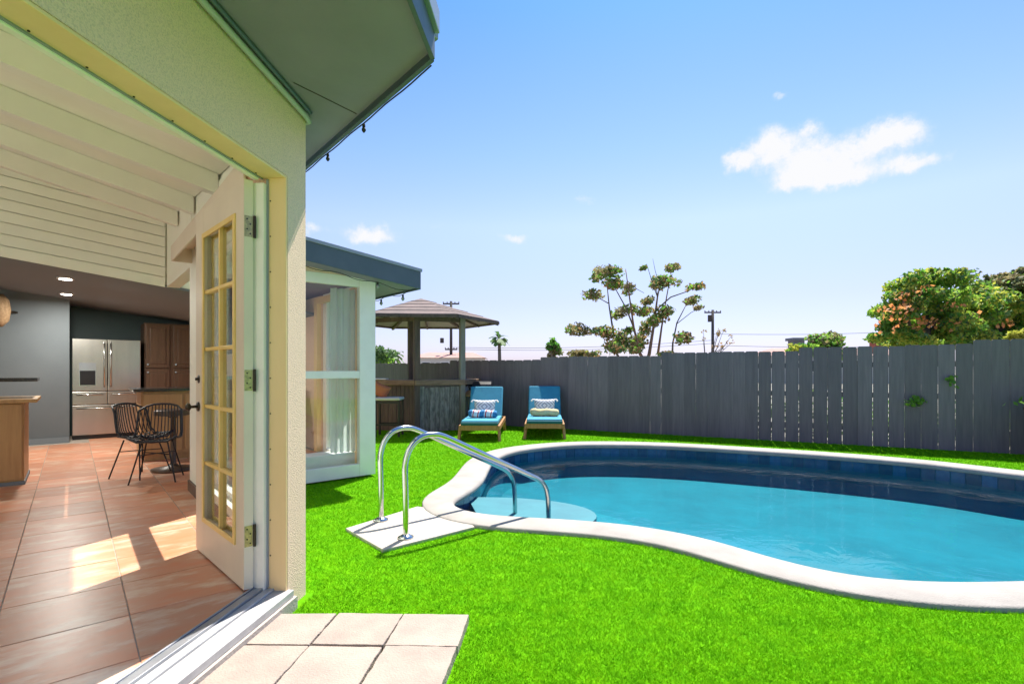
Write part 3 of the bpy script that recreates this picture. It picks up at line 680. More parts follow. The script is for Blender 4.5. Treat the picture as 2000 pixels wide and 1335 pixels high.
for i in range(-10, 6):
    for j in range(-4, 19):
        nc_ = .21+PT*(i+.5); dc_ = 2.58+PT*(j+.5)
        if dc_ > 10.8 and nc_ < 0: continue
        w_ = nd(nc_, dc_)
        if w_.y < 1.1 or w_.x < -1.12*w_.y-.8: continue
        if nc_ > .87-.1 and dc_ < 5.84+.24: 
            if nc_ > .87+.22: continue
        corners = [(nc_+a, dc_+b) for a, b in ((-.2352,-.2352),(.2352,-.2352),(.2352,.2352),(-.2352,.2352))]
        ins = [room_side(*c)*ref > 0 for c in corners]
        if not any(ins): continue
        zj = random.uniform(-.0006, .0006)
        poly = corners
        def clip(poly, f):
            out = []
            for k in range(len(poly)):
                a, b = poly[k], poly[(k+1) % len(poly)]; fa, fb = f(*a), f(*b)
                if fa >= 0: out.append(a)
                if (fa >= 0) != (fb >= 0): t_ = fa/(fa-fb); out.append((a[0]+(b[0]-a[0])*t_, a[1]+(b[1]-a[1])*t_))
            return out
        cut = not all(ins)
        if cut: poly = clip(poly, lambda a, b: room_side(a, b)*(1 if ref > 0 else -1))
        if dc_ < 5.84+.24 and max(c[0] for c in poly) > .868: poly = clip(poly, lambda a, b: .868-a); cut = True
        if dc_ >= 5.64 and max(c[0] for c in poly) > 2.62: poly = clip(poly, lambda a, b: 2.62-a); cut = True
        if len(poly) < 3: continue
        if cut:
            loc = nd(nc_, dc_, FL+zj)
            o = link('tile', MB().prism([(a-nc_, b-dc_) for a, b in poly], -.012, 0).mesh('tile', 'tile'), floor, world=False)
            o.location = loc; o.rotation_euler = (0, 0, TH)
        else:
            o = link('tile', tme, floor, world=False); o.location = nd(nc_, dc_, FL+zj); o.rotation_euler = (random.uniform(-.001,.001), random.uniform(-.001,.001), TH)

# ------------------------------------------------------------------ kitchen
fg = thing('refrigerator', 'stainless steel refrigerator with water dispenser in the left door, at the back of the kitchen', 'refrigerator', tuple(nd(.46, 11.35, FL)))
def K(mb, name, m, par, **k): return mb.build(name, m, par, **k)
FZ = FL
K(MB().box(.0, .92, 11.20, 11.88, FZ+.02, 1.80, ND), 'body', 'black', fg)
for n0, n1, z0, z1, nm in ((.0,.457,.93,1.80,'door'),(.463,.92,.93,1.80,'door'),(.0,.457,.705,.92,'drawer'),(.463,.92,.705,.92,'drawer'),(0,.92,FZ+.07,.695,'drawer')):
    dr = K(MB().box(n0, n1, 11.14, 11.195, z0, z1, ND), nm, 'fridge', fg, bevel=.008)
    if nm == 'door':
        nn = n1-.04 if n0 < .1 else n0+.04
        K(MB().tube([nd(nn,11.14,1.0), nd(nn,11.09,1.03), nd(nn,11.09,1.72), nd(nn,11.14,1.75)], .012, 8), 'handle', 'steel', dr, smooth=True)
        if n0 < .1:
            K(MB().box(.09, .31, 11.128, 11.139, 1.02, 1.40, ND), 'dispenser', 'steel', dr); K(MB().box(.10, .30, 11.120, 11.1275, 1.03, 1.27, ND), 'dispenser_recess', 'black', dr)
    else:
        K(MB().tube([nd(n0+.06,11.14,z1-.05), nd(n0+.07,11.10,z1-.05), nd(n1-.07,11.10,z1-.05), nd(n1-.06,11.14,z1-.05)], .011, 8), 'handle', 'steel', dr, smooth=True)
K(MB().box(.01, .91, 11.16, 11.2, FZ, FZ+.065, ND), 'kick_plate', 'black', fg)
cb = thing('tall_cabinet', 'tall brown wooden cabinet with two stacked doors, right of the refrigerator', 'cabinet', tuple(nd(1.4, 11.6, FL)))
K(MB().box(.98, 2.6, 11.25, 11.88, FZ, 2.12, ND), 'carcass', 'brownwood', cb)
for n0 in (1.0, 1.42, 1.84, 2.22):
    for z0, z1 in ((FZ+.1, 1.30), (1.32, 2.10)):
        dr = K(MB().box(n0, n0+.36, 11.225, 11.249, z0, z1, ND), 'cabinet_door', 'brownwood', cb, bevel=.006)
        K(MB().box(n0+.06, n0+.30, 11.212, 11.2245, z0+.07, z1-.07, ND), 'raised_panel', 'brownwood', dr, bevel=.006)
        K(MB().tube([nd(n0+.03,11.225,z0+.06 if z0>1 else z1-.06), nd(n0+.03,11.20,z0+.06 if z0>1 else z1-.06)], .014, 8), 'knob', 'steel', dr)
isl = thing('kitchen_counter', 'light wood kitchen counter with a dark stone top, behind the black chairs', 'counter', tuple(nd(1.5, 8.2, FL)))
K(MB().box(.66, 2.5, 7.95, 8.55, FZ+.08, 1.01, ND).box(.70, 2.48, 8.0, 8.5, FZ, FZ+.08, ND), 'carcass', 'wood', isl)
K(MB().box(.58, 2.55, 7.88, 8.60, 1.012, 1.05, ND), 'worktop', 'counter', isl, bevel=.005)
for k in range(4): K(MB().box(.68+.45*k, .68+.45*k+.42, 7.93, 7.9495, FZ+.12, .98, ND), 'panel', 'wood', isl, bevel=.004)
# breakfast bar at the left edge
bb = thing('breakfast_bar', 'light wood breakfast bar at the left edge with a raised black shelf', 'counter', tuple(nd(-1, 7.5, FL)))
K(MB().box(-2.4, -.37, 7.23, 7.95, FZ+.035, .955, ND), 'carcass', 'wood', bb)
for k in range(8): K(MB().box(-2.38+.25*k, -2.38+.25*k+.245, 7.214, 7.2295, FZ+.05, .945, ND), 'panel', 'wood', bb, bevel=.003)
K(MB().box(-2.42, -.36, 7.20, 7.97, FZ, FZ+.034, ND), 'plinth', 'greyceil', bb)
K(MB().box(-2.45, -.27, 7.17, 8.0, .957, .995, ND), 'worktop', 'wood', bb, bevel=.005)
K(MB().box(-2.4, -.60, 7.60, 7.85, .996, 1.165, ND), 'upstand', 'wood', bb)
K(MB().box(-2.45, -.28, 7.50, 7.98, 1.166, 1.205, ND), 'raised_shelf', 'counter', bb, bevel=.006)
# downlights
for dd_, lb in ((8.35, 'lit recessed downlight nearest the white ceiling boards'), (10.05, 'lit recessed downlight farther back, above the grey wall')):
    z = zk(-.06); p = nd(-.06, dd_, z)
    t = thing('downlight', lb, 'ceiling light', (p.x, p.y, z-.02), 0, 'kitchen downlights')
    MB().lathe([(.05,-.004),(.085,-.006),(.085,.012),(.05,.014)], (p.x, p.y, z-.008), 20).build('ring', 'white', t, smooth=True)
    MB().lathe([(.001,-.016),(.06,-.014),(.06,-.010),(.001,-.010)], (p.x, p.y, z-.004), 20).build('lens', 'lampglow', t)
    la = bpy.data.lights.new('downlight_lamp', 'AREA'); la.shape = 'DISK'; la.size = .12; la.energy = 20; la.color = (1,.95,.86)
    lo = bpy.data.objects.new('downlight_lamp', la); COL.objects.link(lo); lo.location = (p.x, p.y, z-.04)
# wall basket lamp at the left edge
q = at(-6, 605, 7.5)
t = thing('wall_lamp', 'woven wicker wall lamp hanging on the grey wall at the left edge', 'lamp', tuple(q))
MB().lathe([(.06,-.24),(.13,-.15),(.15,0),(.13,.15),(.07,.23)], tuple(q), 18).build('lamp_shade', 'shade', t, smooth=True)
MB().bar(q+Vector((0,0,0)), q+Vector((-.05,.35,0)), .03, .03).build('bracket', 'darkmetal', t)

# black rattan chairs
def make_chair():
    t = thing('rattan_chair', 'x', 'chair', (0,0,0), 0, 'black rattan chairs by the kitchen counter')
    def prof(x):
        w_ = abs(x)/.24
        top = .84-.07*w_**2.5; out = []
        for y, z in ((-.25, top), (-.235,.74), (-.21,.62), (-.185,.53), (-.14,.46), (-.06,.435), (.06,.435), (.16,.445), (.215+.0*w_,.46)):
            out.append((x*(1.0 if y > -.1 else 1-.10*max(0,(z-.5))/.34), y+.09*w_**2*(1 if y < -.1 else .2), min(z, top)+.045*w_**2*(1 if y > -.16 else 0)))
        return out
    b = MB(); s = MB()
    for k in range(13):
        pr = prof(-.222+.037*k); b.tube(pr[:5], .0062, 5); s.tube(pr[4:], .0062, 5)
    for yy in (-.1, 0, .1, .18): s.tube([(x, yy, .438+.045*(x/.24)**2) for x in (-.23,-.12,0,.12,.23)], .007, 5)
    rim = [prof(-.24)[i] for i in range(9)]+[prof(.24)[i] for i in range(8,-1,-1)]
    # close across the front and top
    loop = prof(-.24)[::1]+[(x, .235, .455) for x in (-.15,0,.15)]+prof(.24)[::-1]+[(x, -.25, .84-.07*(abs(x)/.24)**2.5) for x in (.16,.08,0,-.08,-.16)]
    b.build('backrest', 'rattan', t, world=False, smooth=True); s.build('seat', 'rattan', t, world=False, smooth=True)
    MB().tube(loop, .012, 7, closed=True).build('rim', 'rattan', t, world=False, smooth=True)
    for sx in (-1, 1):
        for sy in (-1, 1):
            MB().tube([(.13*sx, .11*sy, .43), (.23*sx, .22*sy, 0)], .0085, 7).build('leg', 'blackmetal', t, world=False)
    MB().bar((-.155,.135,.30), (.155,-.135,.30), .010, .010).bar((-.155,-.135,.30), (.155,.135,.30), .010, .010).build('stretcher', 'blackmetal', t, world=False)
    return t
ch = make_chair(); ch['label'] = 'black rattan chair facing the camera, right one of the pair beside the door'
ch.scale = (.88,.88,.94); ch.location = (-3.74, 5.45, FL); ch.rotation_euler = (0, 0, R(180+22))
c2 = copy_tree(ch); c2['label'] = 'black rattan chair turned sideways, left of the pair and in front of the refrigerator'
c2.location = (-4.06, 5.66, FL); c2.rotation_euler = (0, 0, R(-100))
st = thing('bar_stool', 'brown stool with a round wooden base, half hidden behind the open door', 'stool', (-3.93, 6.0, FL))
MB().lathe([(.22,0),(.22,.025),(.06,.05),(.03,.08),(.03,.60),(.06,.63)], (-3.93,6.0,FL), 20).build('pedestal', 'brownwood', st, smooth=True)
MB().lathe([(.14,.63),(.19,.64),(.19,.69),(.17,.70)], (-3.93,6.0,FL), 20).build('seat', 'brownwood', st, smooth=False)

# ------------------------------------------------------------------ FENCE
fence = thing('fence', 'tall dark grey wooden board fence running along the back of the garden', 'fence', (*fpt(0), 0))
PITCH = .2165; fang = math.atan2(FD.y, FD.x)
bw = .205
fmeshes = []
for v in range(5):
    c = .018+.006*random.random(); h = bw/2-.001*v*1.2
    fmeshes.append((h, c))
s = -11.8; k = 0
while s < 12.4:
    sec = math.floor((s+5.5)/2.45); zt = 1.545+.024*(sec*2.45-5.5+1.2)+random.uniform(-.006,.006)
    if s > 5.95: zt += .012
    h, c = fmeshes[k % 5]; h += random.uniform(-.0015, .001)
    g = .0 if s > 2.6 else .0035
    if s < 3.6: h = PITCH/2-random.choice([.0002,.0008,-.0005,.0004,.0016])
    if s >= 3.6: h = PITCH/2-random.choice([.0025,.004,.0045,.002,.0035,.0012])
    if s >= 3.6: h = PITCH/2-(PITCH/2-h)*(1+.16*(s-3.6))
    mbf = MB(); pr = [(-h,-.03),(h,-.03),(h,zt-c),(h-c,zt),(-h+c,zt),(-h,zt-c)]
    th = .010; m_ = len(pr)
    bow = random.uniform(-.004,.004)
    vs = [(x, -th/2, z) for x, z in pr]+[(x, th/2, z) for x, z in pr]
    mbf.add(vs, [tuple(range(m_)), tuple(range(2*m_-1, m_-1, -1))]+[((i+1) % m_, i, m_+i, m_+(i+1) % m_) for i in range(m_)])
    o = link('board', mbf.mesh('board', 'fence'), fence, world=False)
    p = fpt(s, random.uniform(-.003,.003)); o.location = Vector((*p, 0))-fence.location; o.rotation_euler = (0, random.uniform(-.0016,.0016), fang+random.uniform(-.012,.012))
    s += PITCH; k += 1
for zz in (.30, .86, 1.32):
    a = fpt(-11.8, .035); b = fpt(12.4, .035)
    MB().bar((*a, zz-.12*(1 if zz > 1 else 0)), (*b, zz+.12*(1 if zz > 1 else 0)), .038, .085).build('rail', 'rail', fence)
for k in range(11):
    p = fpt(-11.6+2.4*k, .10)
    MB().box(p[0]-.045, p[0]+.045, p[1]-.045, p[1]+.045, 0, 1.38).build('post', 'rail', fence)
# side fence on the right, out of frame
def clump_pts(c, r, n_):
    out = rng.normal(size=(n_,3)); out /= np.linalg.norm(out,axis=1)[:,None]; out *= (rng.uniform(0,1,(n_,1))**.4)
    return np.asarray(c)+out*np.asarray(r)
def leaf_mesh(pts, size, m, asp=.6, hang=0):
    pts = np.asarray(pts, float); n_ = len(pts)
    a = rng.normal(size=(n_,3)); a[:,2] -= hang; a /= np.linalg.norm(a, axis=1)[:,None]
    b = rng.normal(size=(n_,3)); b -= (a*b).sum(1)[:,None]*a; b /= np.linalg.norm(b, axis=1)[:,None]
    nn = np.cross(a, b); s_ = size*rng.uniform(.6,1.3,(n_,1))
    v = np.stack([pts-a*s_*.5, pts+b*s_*asp*.5+nn*s_*.08, pts+a*s_*.5, pts-b*s_*asp*.5+nn*s_*.08], 1).reshape(-1,3)
    me = bpy.data.meshes.new('leaves'); me.vertices.add(len(v)); me.vertices.foreach_set('co', v.ravel())
    me.loops.add(n_*4); me.loops.foreach_set('vertex_index', np.arange(n_*4)); me.polygons.add(n_); me.polygons.foreach_set('loop_start', np.arange(n_)*4); me.polygons.foreach_set('loop_total', np.full(n_,4))
    me.update(calc_edges=True)
    ms = m if isinstance(m, (list, tuple)) else [m]
    for x in ms: me.materials.append(MT[x])
    if len(ms) > 1:
        # clumps share a material: choose by low frequency position hash
        key = np.sin(pts[:,0]*2.1+pts[:,2]*1.7)+np.sin(pts[:,1]*1.9-pts[:,2]*2.9)+rng.normal(scale=.7, size=n_)
        q_ = np.argsort(np.argsort(key))/n_; me.polygons.foreach_set('material_index', np.minimum((q_*len(ms)).astype(np.int32), len(ms)-1))
    return me
added_hedge = thing('added_hedge', 'low dark shrubs added behind the fence to darken the lower gaps between boards', 'added_hedge', (*fpt(8, .7), 0)); PH = []  # leaves added to break up the bright slits between the boards
for k in range(46):
    s_ = 2.2+k*.22; p = fpt(s_, .62+random.uniform(-.1,.1)); PH.append(clump_pts((p[0], p[1], .38), (.22,.22,.45+random.uniform(-.06,.12)), 120))
link('foliage', leaf_mesh(np.concatenate(PH), .09, ['leaf4','leaf2']), added_hedge)
MB().bar((*fpt(2.4,.62), .12), (*fpt(12,.62), .12), .03, .03).build('stem', 'greybark', added_hedge)
# vines growing through
for (px, py, lb, nn_) in ((1790, 782, 'bright green vine sprig poking through the fence, the larger lower one', 60), (1856, 742, 'small green vine sprig poking through the fence, above and right of the larger one', 22)):
    u = (px-1000)/F; s_ = (u*F0.y-F0.x)/(FD.x-u*FD.y); p = fpt(s_, -.05); z = EYE+(HY-py)/F*p[1]
    pts = [(p[0]+random.gauss(0,.075 if nn_ > 30 else .04), p[1]+random.gauss(0,.02), z+random.gauss(0,.04)) for _ in range(nn_)]
    t = thing('vine_sprig', lb, 'vine', (p[0], p[1], z), 0, 'vine sprigs on the fence')
    link('foliage', leaf_mesh(pts, .07, 'leaf2', .8), t); MB().tube([(p[0]-.02,p[1]+.08,z-.03),(p[0],p[1],z),(p[0]+.07,p[1]-.02,z-.05)], .004, 5).build('stem', 'greybark', t)

# ------------------------------------------------------------------ GAZEBO BAR
GC = Vector((-2.06, 11.72, 0))
gz = thing('gazebo_bar', 'weathered wooden tiki bar gazebo with a faded shingled hip roof', 'gazebo', tuple(GC))
def gaz(azd, r, z): return Vector((GC.x+r*math.sin(R(azd)), GC.y+r*math.cos(R(azd)), z))
RV = [146, 86, 26, -34, -94, -154]; ZE = 2.36; ap = Vector((GC.x, GC.y, 2.87))
for k in range(6):
    a = gaz(RV[k], 1.76, ZE); b = gaz(RV[(k+1) % 6], 1.76, ZE)
    # three shingle courses per side
    for c in range(5):
        t0, t1 = c/5, (c+1)/5; q = [a.lerp(ap,t0), b.lerp(ap,t0), b.lerp(ap,t1), a.lerp(ap,t1)]
        up = Vector((0,0,.022+.01)); lo = [x+Vector((0,0,.012)) for x in q]; hi = [q[0]+Vector((0,0,.034)), q[1]+Vector((0,0,.034)), q[2]+Vector((0,0,.024)), q[3]+Vector((0,0,.024))]
        fixn(MB().add(lo+hi, [(0,1,2,3),(7,6,5,4),(0,4,5,1),(1,5,6,2),(2,6,7,3),(3,7,4,0)]).build('roof_course', 'rooftop', gz))
    fixn(MB().add([a+Vector((0,0,.008)), b+Vector((0,0,.008)), ap+Vector((0,0,.008)), a, b, ap], [(0,1,2),(5,4,3),(0,3,4,1),(1,4,5,2),(2,5,3,0)]).build('ceiling_panel', 'underside', gz))
    MB().bar(a+Vector((0,0,-.012)), b+Vector((0,0,-.012)), .04, .055).build('eave_beam', 'weathered', gz)
    MB().bar(a+Vector((0,0,-.04)), ap+Vector((0,0,-.04)), .05, .07).build('rafter', 'weathered', gz)
    m_ = a.lerp(b,.5); MB().bar(m_+Vector((0,0,-.03)), m_.lerp(ap,.92)+Vector((0,0,-.03)), .04, .05).build('rafter', 'weathered', gz)
    i0 = a.lerp(ap,.48); i1 = b.lerp(ap,.48); MB().bar(i0+Vector((0,0,-.03)), i1+Vector((0,0,-.03)), .04, .05).build('purlin', 'weathered', gz)
p2 = Vector((-1.94, 10.52, 0)); p3 = Vector((-1.05, 10.90, 0)); p1 = Vector((-2.31, 11.75, 0)); p4 = Vector((-3.1, 11.0, 0)); p5 = Vector((-.80, 12.0, 0))
for p, mm, w_ in ((p2,'weathered',.125),(p3,'greypost',.115),(p1,'weathered',.11),(p4,'weathered',.11)):
    r_ = math.hypot(p.x-GC.x, p.y-GC.y); zt = ZE+(2.87-ZE)*max(0,1-r_/1.6)-.06
    m = Matrix.Translation(p) @ Matrix.Rotation(R(25), 4, 'Z')
    MB().box(-w_/2, w_/2, -w_/2, w_/2, 0, zt, m).build('post', mm, gz, bevel=.012)
MB().bar(p2+Vector((0,0,2.32)), p3+Vector((0,0,2.32)), .05, .09).bar(p2+Vector((0,0,2.32)), p4+Vector((0,0,2.32)), .05, .09).build('ring_beam', 'weathered', gz)
# counter
for a, b, mm in ((p2, p3, 'bark_panel'), (p4, p2, 'barwood'), (p3, p5, 'bark_panel')):
    d_ = (b-a); L_ = d_.length; dn = d_.normalized(); nb_ = int(L_/.11)
    for k in range(nb_):
        q0 = a+dn*(.06+(L_-.12)*k/nb_); q1 = a+dn*(.06+(L_-.12)*(k+.93)/nb_); zt = .93+random.uniform(-.02,.01) if mm == 'bark_panel' else .98
        MB().bar(Vector((*((q0+q1)/2)[:2], .02)), Vector((*((q0+q1)/2)[:2], zt)), (q1-q0).length, .03+random.uniform(0,.012), up=(dn.y,-dn.x,0)).build('panel_board', mm if mm == 'bark_panel' else 'weathered', gz)
    ox = Vector((dn.y, -dn.x, 0)); 
    MB().bar(a-dn*.05-ox*.10+Vector((0,0,1.02)), b+dn*.05-ox*.10+Vector((0,0,1.02)), .36, .11).build('counter_top', 'barwood', gz, bevel=.01)
# bar stool beside it
bs = thing('outdoor_stool', 'dark metal bar stool with a pale seat pad in front of the gazebo bar', 'stool', (-2.38, 10.0, 0))
MB().box(-2.63,-2.12,9.80,10.2,.70,.755).build('seat', 'seatpad', bs, bevel=.02)
for x in (-2.60,-2.15):
    for y in (9.83, 10.17): MB().bar((x,y,0),(x,y,.70), .04,.04).build('leg', 'blackmetal', bs)
MB().box(-2.6,-2.15,9.82,9.85,.22,.25).box(-2.6,-2.15,10.15,10.18,.22,.25).box(-2.6,-2.15,9.82,9.85,.64,.69).build('foot_rest', 'blackmetal', bs)
def pillow(mbb, w_, h_, t_, M=None, nu=14, nv=12):
    vs = []; fs = []
    for j in range(nv+1):
        for i in range(nu+1):
            u = -1+2*i/nu; v = -1+2*j/nv
            pinch = 1-.10*(abs(u)*abs(v))**0; x = u*w_/2*(1-.08*(1-v*v)); z = v*h_/2*(1-.08*(1-u*u))
            th_ = t_/2*max(0,(1-u**4))**.5*max(0,(1-v**4))**.5
            vs.append((x, th_, z))
    N1 = len(vs); vs += [(x, -y, z) for x, y, z in vs]
    for j in range(nv):
        for i in range(nu):
            a = j*(nu+1)+i; b = a+1; c = b+nu+1; d = a+nu+1; fs.append((a,d,c,b)); fs.append((N1+a,N1+b,N1+c,N1+d))
    return mbb.add(vs, fs, M)
tag(pillow(MB(), .34, .26, .14, Matrix.Translation((-2.55, 10.05, .885)) @ Matrix.Rotation(R(25),4,'Y')).build('cushion', 'terracotta', smooth=True), 'rust orange cushion leaning on the pale bar stool seat', 'cushion')
tag(MB().box(-2.95,-2.62,10.75,10.98,1.078,1.10).build('tray', 'white', bevel=.006), 'flat white tray lying on the left end of the gazebo bar top', 'tray')
# grill behind the loungers
gr = thing('barbecue_grill', 'black barbecue grill standing against the fence behind the left lounger', 'grill', (-.75, 11.45, 0))
def grb(mb, nm, mm='black', **k): mb.build(nm, mm, gr, **k)
grb(MB().box(-1.0,-.48,11.3,11.75,.12,.80), 'cabinet', bevel=.01)
lid = MB(); 
vs = []; 
for x in (-1.02,-.46):
    for k in range(9): t_ = math.pi*k/8; vs.append((x, 11.52-.24*math.cos(t_), .80+.23*math.sin(t_)))
lid.add(vs, [tuple(range(8,-1,-1)), tuple(range(9,18))]+[(k,k+1,k+10,k+9) for k in range(8)]+[(0,9,17,8)]); fixn(lid.build('lid', 'black', gr))
grb(MB().tube([(-.95,11.27,.9),(-.95,11.24,.9),(-.53,11.24,.9),(-.53,11.27,.9)], .012, 8), 'handle', 'steel')
cr = thing('slatted_rack', 'small orange wooden slatted rack beside the gazebo post', 'rack', (-.93, 11.0, 0))
for x in (-1.05,-.72):
    for y in (10.95, 11.2): MB().bar((x,y,0),(x,y,.78 if y > 11 else .70),.03,.03).build('leg','teak',cr)
for k in range(5): MB().box(-1.07,-.70,10.94+.055*k,10.98+.055*k,.72+.022*k,.745+.022*k).build('slat','teak',cr)

# ------------------------------------------------------------------ LOUNGERS
def make_lounger():
    t = thing('sun_lounger', 'x', 'sun lounger', (0,0,0), 0, 'teak sun loungers with aqua cushions')   # foot at y=0, head at +y
    W_ = .70
    for sx in (-1, 1): MB().box(sx*W_/2-.02, sx*W_/2+.02, .0, 1.85, .20, .29).build('side_rail', 'teak', t, world=False, bevel=.005)
    MB().box(-W_/2+.021, W_/2-.021, .0, .03, .20, .29).build('end_rail', 'teak', t, world=False, bevel=.005)
    MB().box(-W_/2+.021, W_/2-.021, 1.82, 1.85, .20, .29).build('end_rail', 'teak', t, world=False, bevel=.005)
    for sx in (-1, 1):
        for y, dy in ((.05,-.05), (1.62,.05)): MB().bar((sx*(W_/2-.0), y, .22), (sx*(W_/2+.015), y+dy, 0), .045, .05).build('leg', 'teak', t, world=False)
    for k in range(10): MB().box(-W_/2+.022, W_/2-.022, .05+k*.115, .05+k*.115+.085, .27, .288).build('slat', 'teak', t, world=False)
    bk = R(56)
    M = Matrix.Translation((0, 1.18, .30)) @ Matrix.Rotation(bk, 4, 'X')
    MB().box(-W_/2+.03, W_/2-.03, 0, .68, -.03, 0, M).build('back_frame', 'teak', t, world=False)
    MB().box(-W_/2+.015, W_/2-.015, -.02, 1.17, .29, .35).build('seat_cushion', 'teal', t, world=False, bevel=.025, seg=3)
    MB().box(-W_/2+.02, W_/2-.02, .03, 1.15, .345, .372).build('seat_cover', 'cushion', t, world=False, bevel=.012, seg=3)
    MB().box(-W_/2+.015, W_/2-.015, .02, .72, .005, .085, M).build('back_cushion', 'cushion', t, world=False, bevel=.03, seg=3)
    return t
L1 = make_lounger(); L1['label'] = 'teak lounger with aqua cushion, holding the red, white and blue rolled towel'
L1.location = (-.585, 9.22, 0); L1.rotation_euler = (0,0,R(-2.5))
L2 = copy_tree(L1); L2['label'] = 'teak lounger with aqua cushion, holding the cream rolled towel'
L2.location = (.60, 9.52, 0); L2.rotation_euler = (0,0,R(-3.5))
for Lo, nm, tm_, tl_ in ((L1, 'left', 'beach', 'rolled red, white and blue beach towel on the left lounger'), (L2, 'right', 'towelyellow', 'rolled cream towel on the right lounger seat')):
    m = Lo.matrix_basis.copy()
    Mp = m @ Matrix.Translation((0, 1.02, .53)) @ Matrix.Rotation(R(-24), 4, 'X')
    t = thing('throw_pillow', 'white tasselled pillow with grey diamond print on the lounger with the %s towel' % ('red and blue' if nm == 'left' else 'cream'), 'pillow', tuple(Mp.translation), 0, 'white diamond print pillows')
    o = bpy.data.objects.new('cover', pillow(MB(), .44, .34, .15).mesh('cover', 'diamond', True)); COL.objects.link(o); o.parent = t; o.rotation_euler = Mp.to_euler()
    for sx in (-1,1):
        for sz in (-1,1):
            c = Vector((sx*.22,0,sz*.165)); e = c+Vector((sx*.045,-.01,-.05)); Mr = Mp.to_euler().to_matrix().to_4x4()
            tz = MB().tube([c, c.lerp(e,.4)+Vector((0,0,.01)), e], [.008,.016,.019], 7, Mr).build('tassel', 'white', t, world=False)
    Mt = m @ Matrix.Translation((0, .62, .445))
    pr = []
    for k in range(13):
        x = -.27+.54*k/12; pr.append(Vector((x, .01*math.sin(k*1.7), .008*math.sin(k*1.1))))
    o = MB().tube(pr, [.055]+[.074+.004*math.sin(k*2.2) for k in range(11)]+[.055], 16).build('rolled_towel', tm_, smooth=True); o.matrix_basis = Mt
    tag(o, tl_, 'towel')

# wicker planter at the right edge
q = (7.62, 7.42)
t = thing('wicker_planter', 'tall brown wicker planter at the right end of the fence', 'planter', (*q, 0))
MB().lathe([(.14,0),(.17,.05),(.20,.7),(.21,.74),(.18,.74),(.17,.70)], (*q,0), 20).build('pot', 'wicker', t, smooth=False)
link('foliage', leaf_mesh([(q[0]+random.gauss(0,.12), q[1]+random.gauss(0,.12), .8+random.gauss(0,.07)) for _ in range(150)], .09, 'leaf2'), t)

# string lights under the eaves
sl = thing('string_lights', 'string of small dark bulbs hung along the grey eave beside the doorway', 'string lights', tuple(nd(1.25, 2.3, 2.7)))
cab = []
for k in range(40): 
    d_ = 2.05+k*.09; cab.append(nd(1.257, d_, zs(1.229)-.036-.006*math.sin(k*math.pi/5)**2))
MB().tube(cab, .004, 5).build('cable', 'cable', sl)
for k in (8, 14, 20, 30):
    p = cab[k]; MB().lathe([(.006,.0),(.009,-.008),(.009,-.022)], tuple(p), 10).build('socket', 'cable', sl)
    MB().lathe([(.006,-.022),(.012,-.032),(.012,-.04),(.004,-.052)], tuple(p), 12).build('bulb', 'cable', sl, smooth=True)
sl = thing('string_lights', 'string of bulbs drooping below the eave of the glazed wing', 'string lights', tuple(nd(2.8, 5.6, 2.3)))
cab = [nd(1.3+k*.06, 5.66, zwg(1.3+k*.06)-.03-.03*math.sin(k*math.pi/8)**2) for k in range(32)]+[nd(3.18, 5.66+k*.1, zwg(3.18)-.03-.04*math.sin(k*math.pi/6)**2) for k in range(1,20)]
MB().tube(cab, .004, 5).build('cable', 'cable', sl)
for k in (6, 24, 33, 39, 45):
    p = cab[k]; MB().lathe([(.008,.0),(.013,-.012),(.013,-.03)], tuple(p), 10).build('socket', 'cable', sl); MB().lathe([(.010,-.03),(.021,-.045),(.021,-.06),(.008,-.08)], tuple(p), 12).build('bulb', 'bulb', sl, smooth=True)

# ------------------------------------------------------------------ TREES AND BACKGROUND
# sparse tree: clumps given where they hang in the crown
Yt = 19.0
tr = thing('sparse_tree', 'tall airy tree with bare branches and tufts of olive leaves behind the fence', 'tree', (at(1275,720,Yt).x, Yt, 0))
cl = [(1190,530,26,12),(1165,538,14,8),(1160,572,18,12),(1196,556,20,12),(1225,565,14,9),(1207,612,14,9),(1232,606,14,9),(1256,522,6,3),(1312,522,12,8),(1300,550,24,11),(1282,552,12,10),(1262,587,10,7),(1358,560,14,8),(1345,588,14,8),
      (1130,640,22,12),(1172,648,17,12),(1210,660,28,18),(1195,680,20,10),(1262,608,14,8),(1300,612,20,12),(1262,640,14,14),(1280,625,10,12),(1332,658,18,11),(1250,672,14,16),(1365,600,6,4),(1235,683,12,8),(1300,690,20,6),(1160,690,14,8),(1225,645,10,6)]
P_ = []
for (x, y, rx, ry) in cl:
    dy = random.uniform(-1.2,1.2); c = at(x, y, Yt+dy); k_ = (Yt+dy)/F
    for q_ in range(4):
        cc = c+Vector((random.uniform(-.6,.6)*rx*k_, random.uniform(-.3,.3), random.uniform(-.6,.6)*ry*k_)); P_.append(clump_pts(cc, (rx*k_*.85, .34, ry*k_*.9), int(26+rx*ry*.24)))
link('crown', leaf_mesh(np.concatenate(P_), .155, ['leaf1','leaf4','leafred','leaf2','leaf1'], .55), tr)
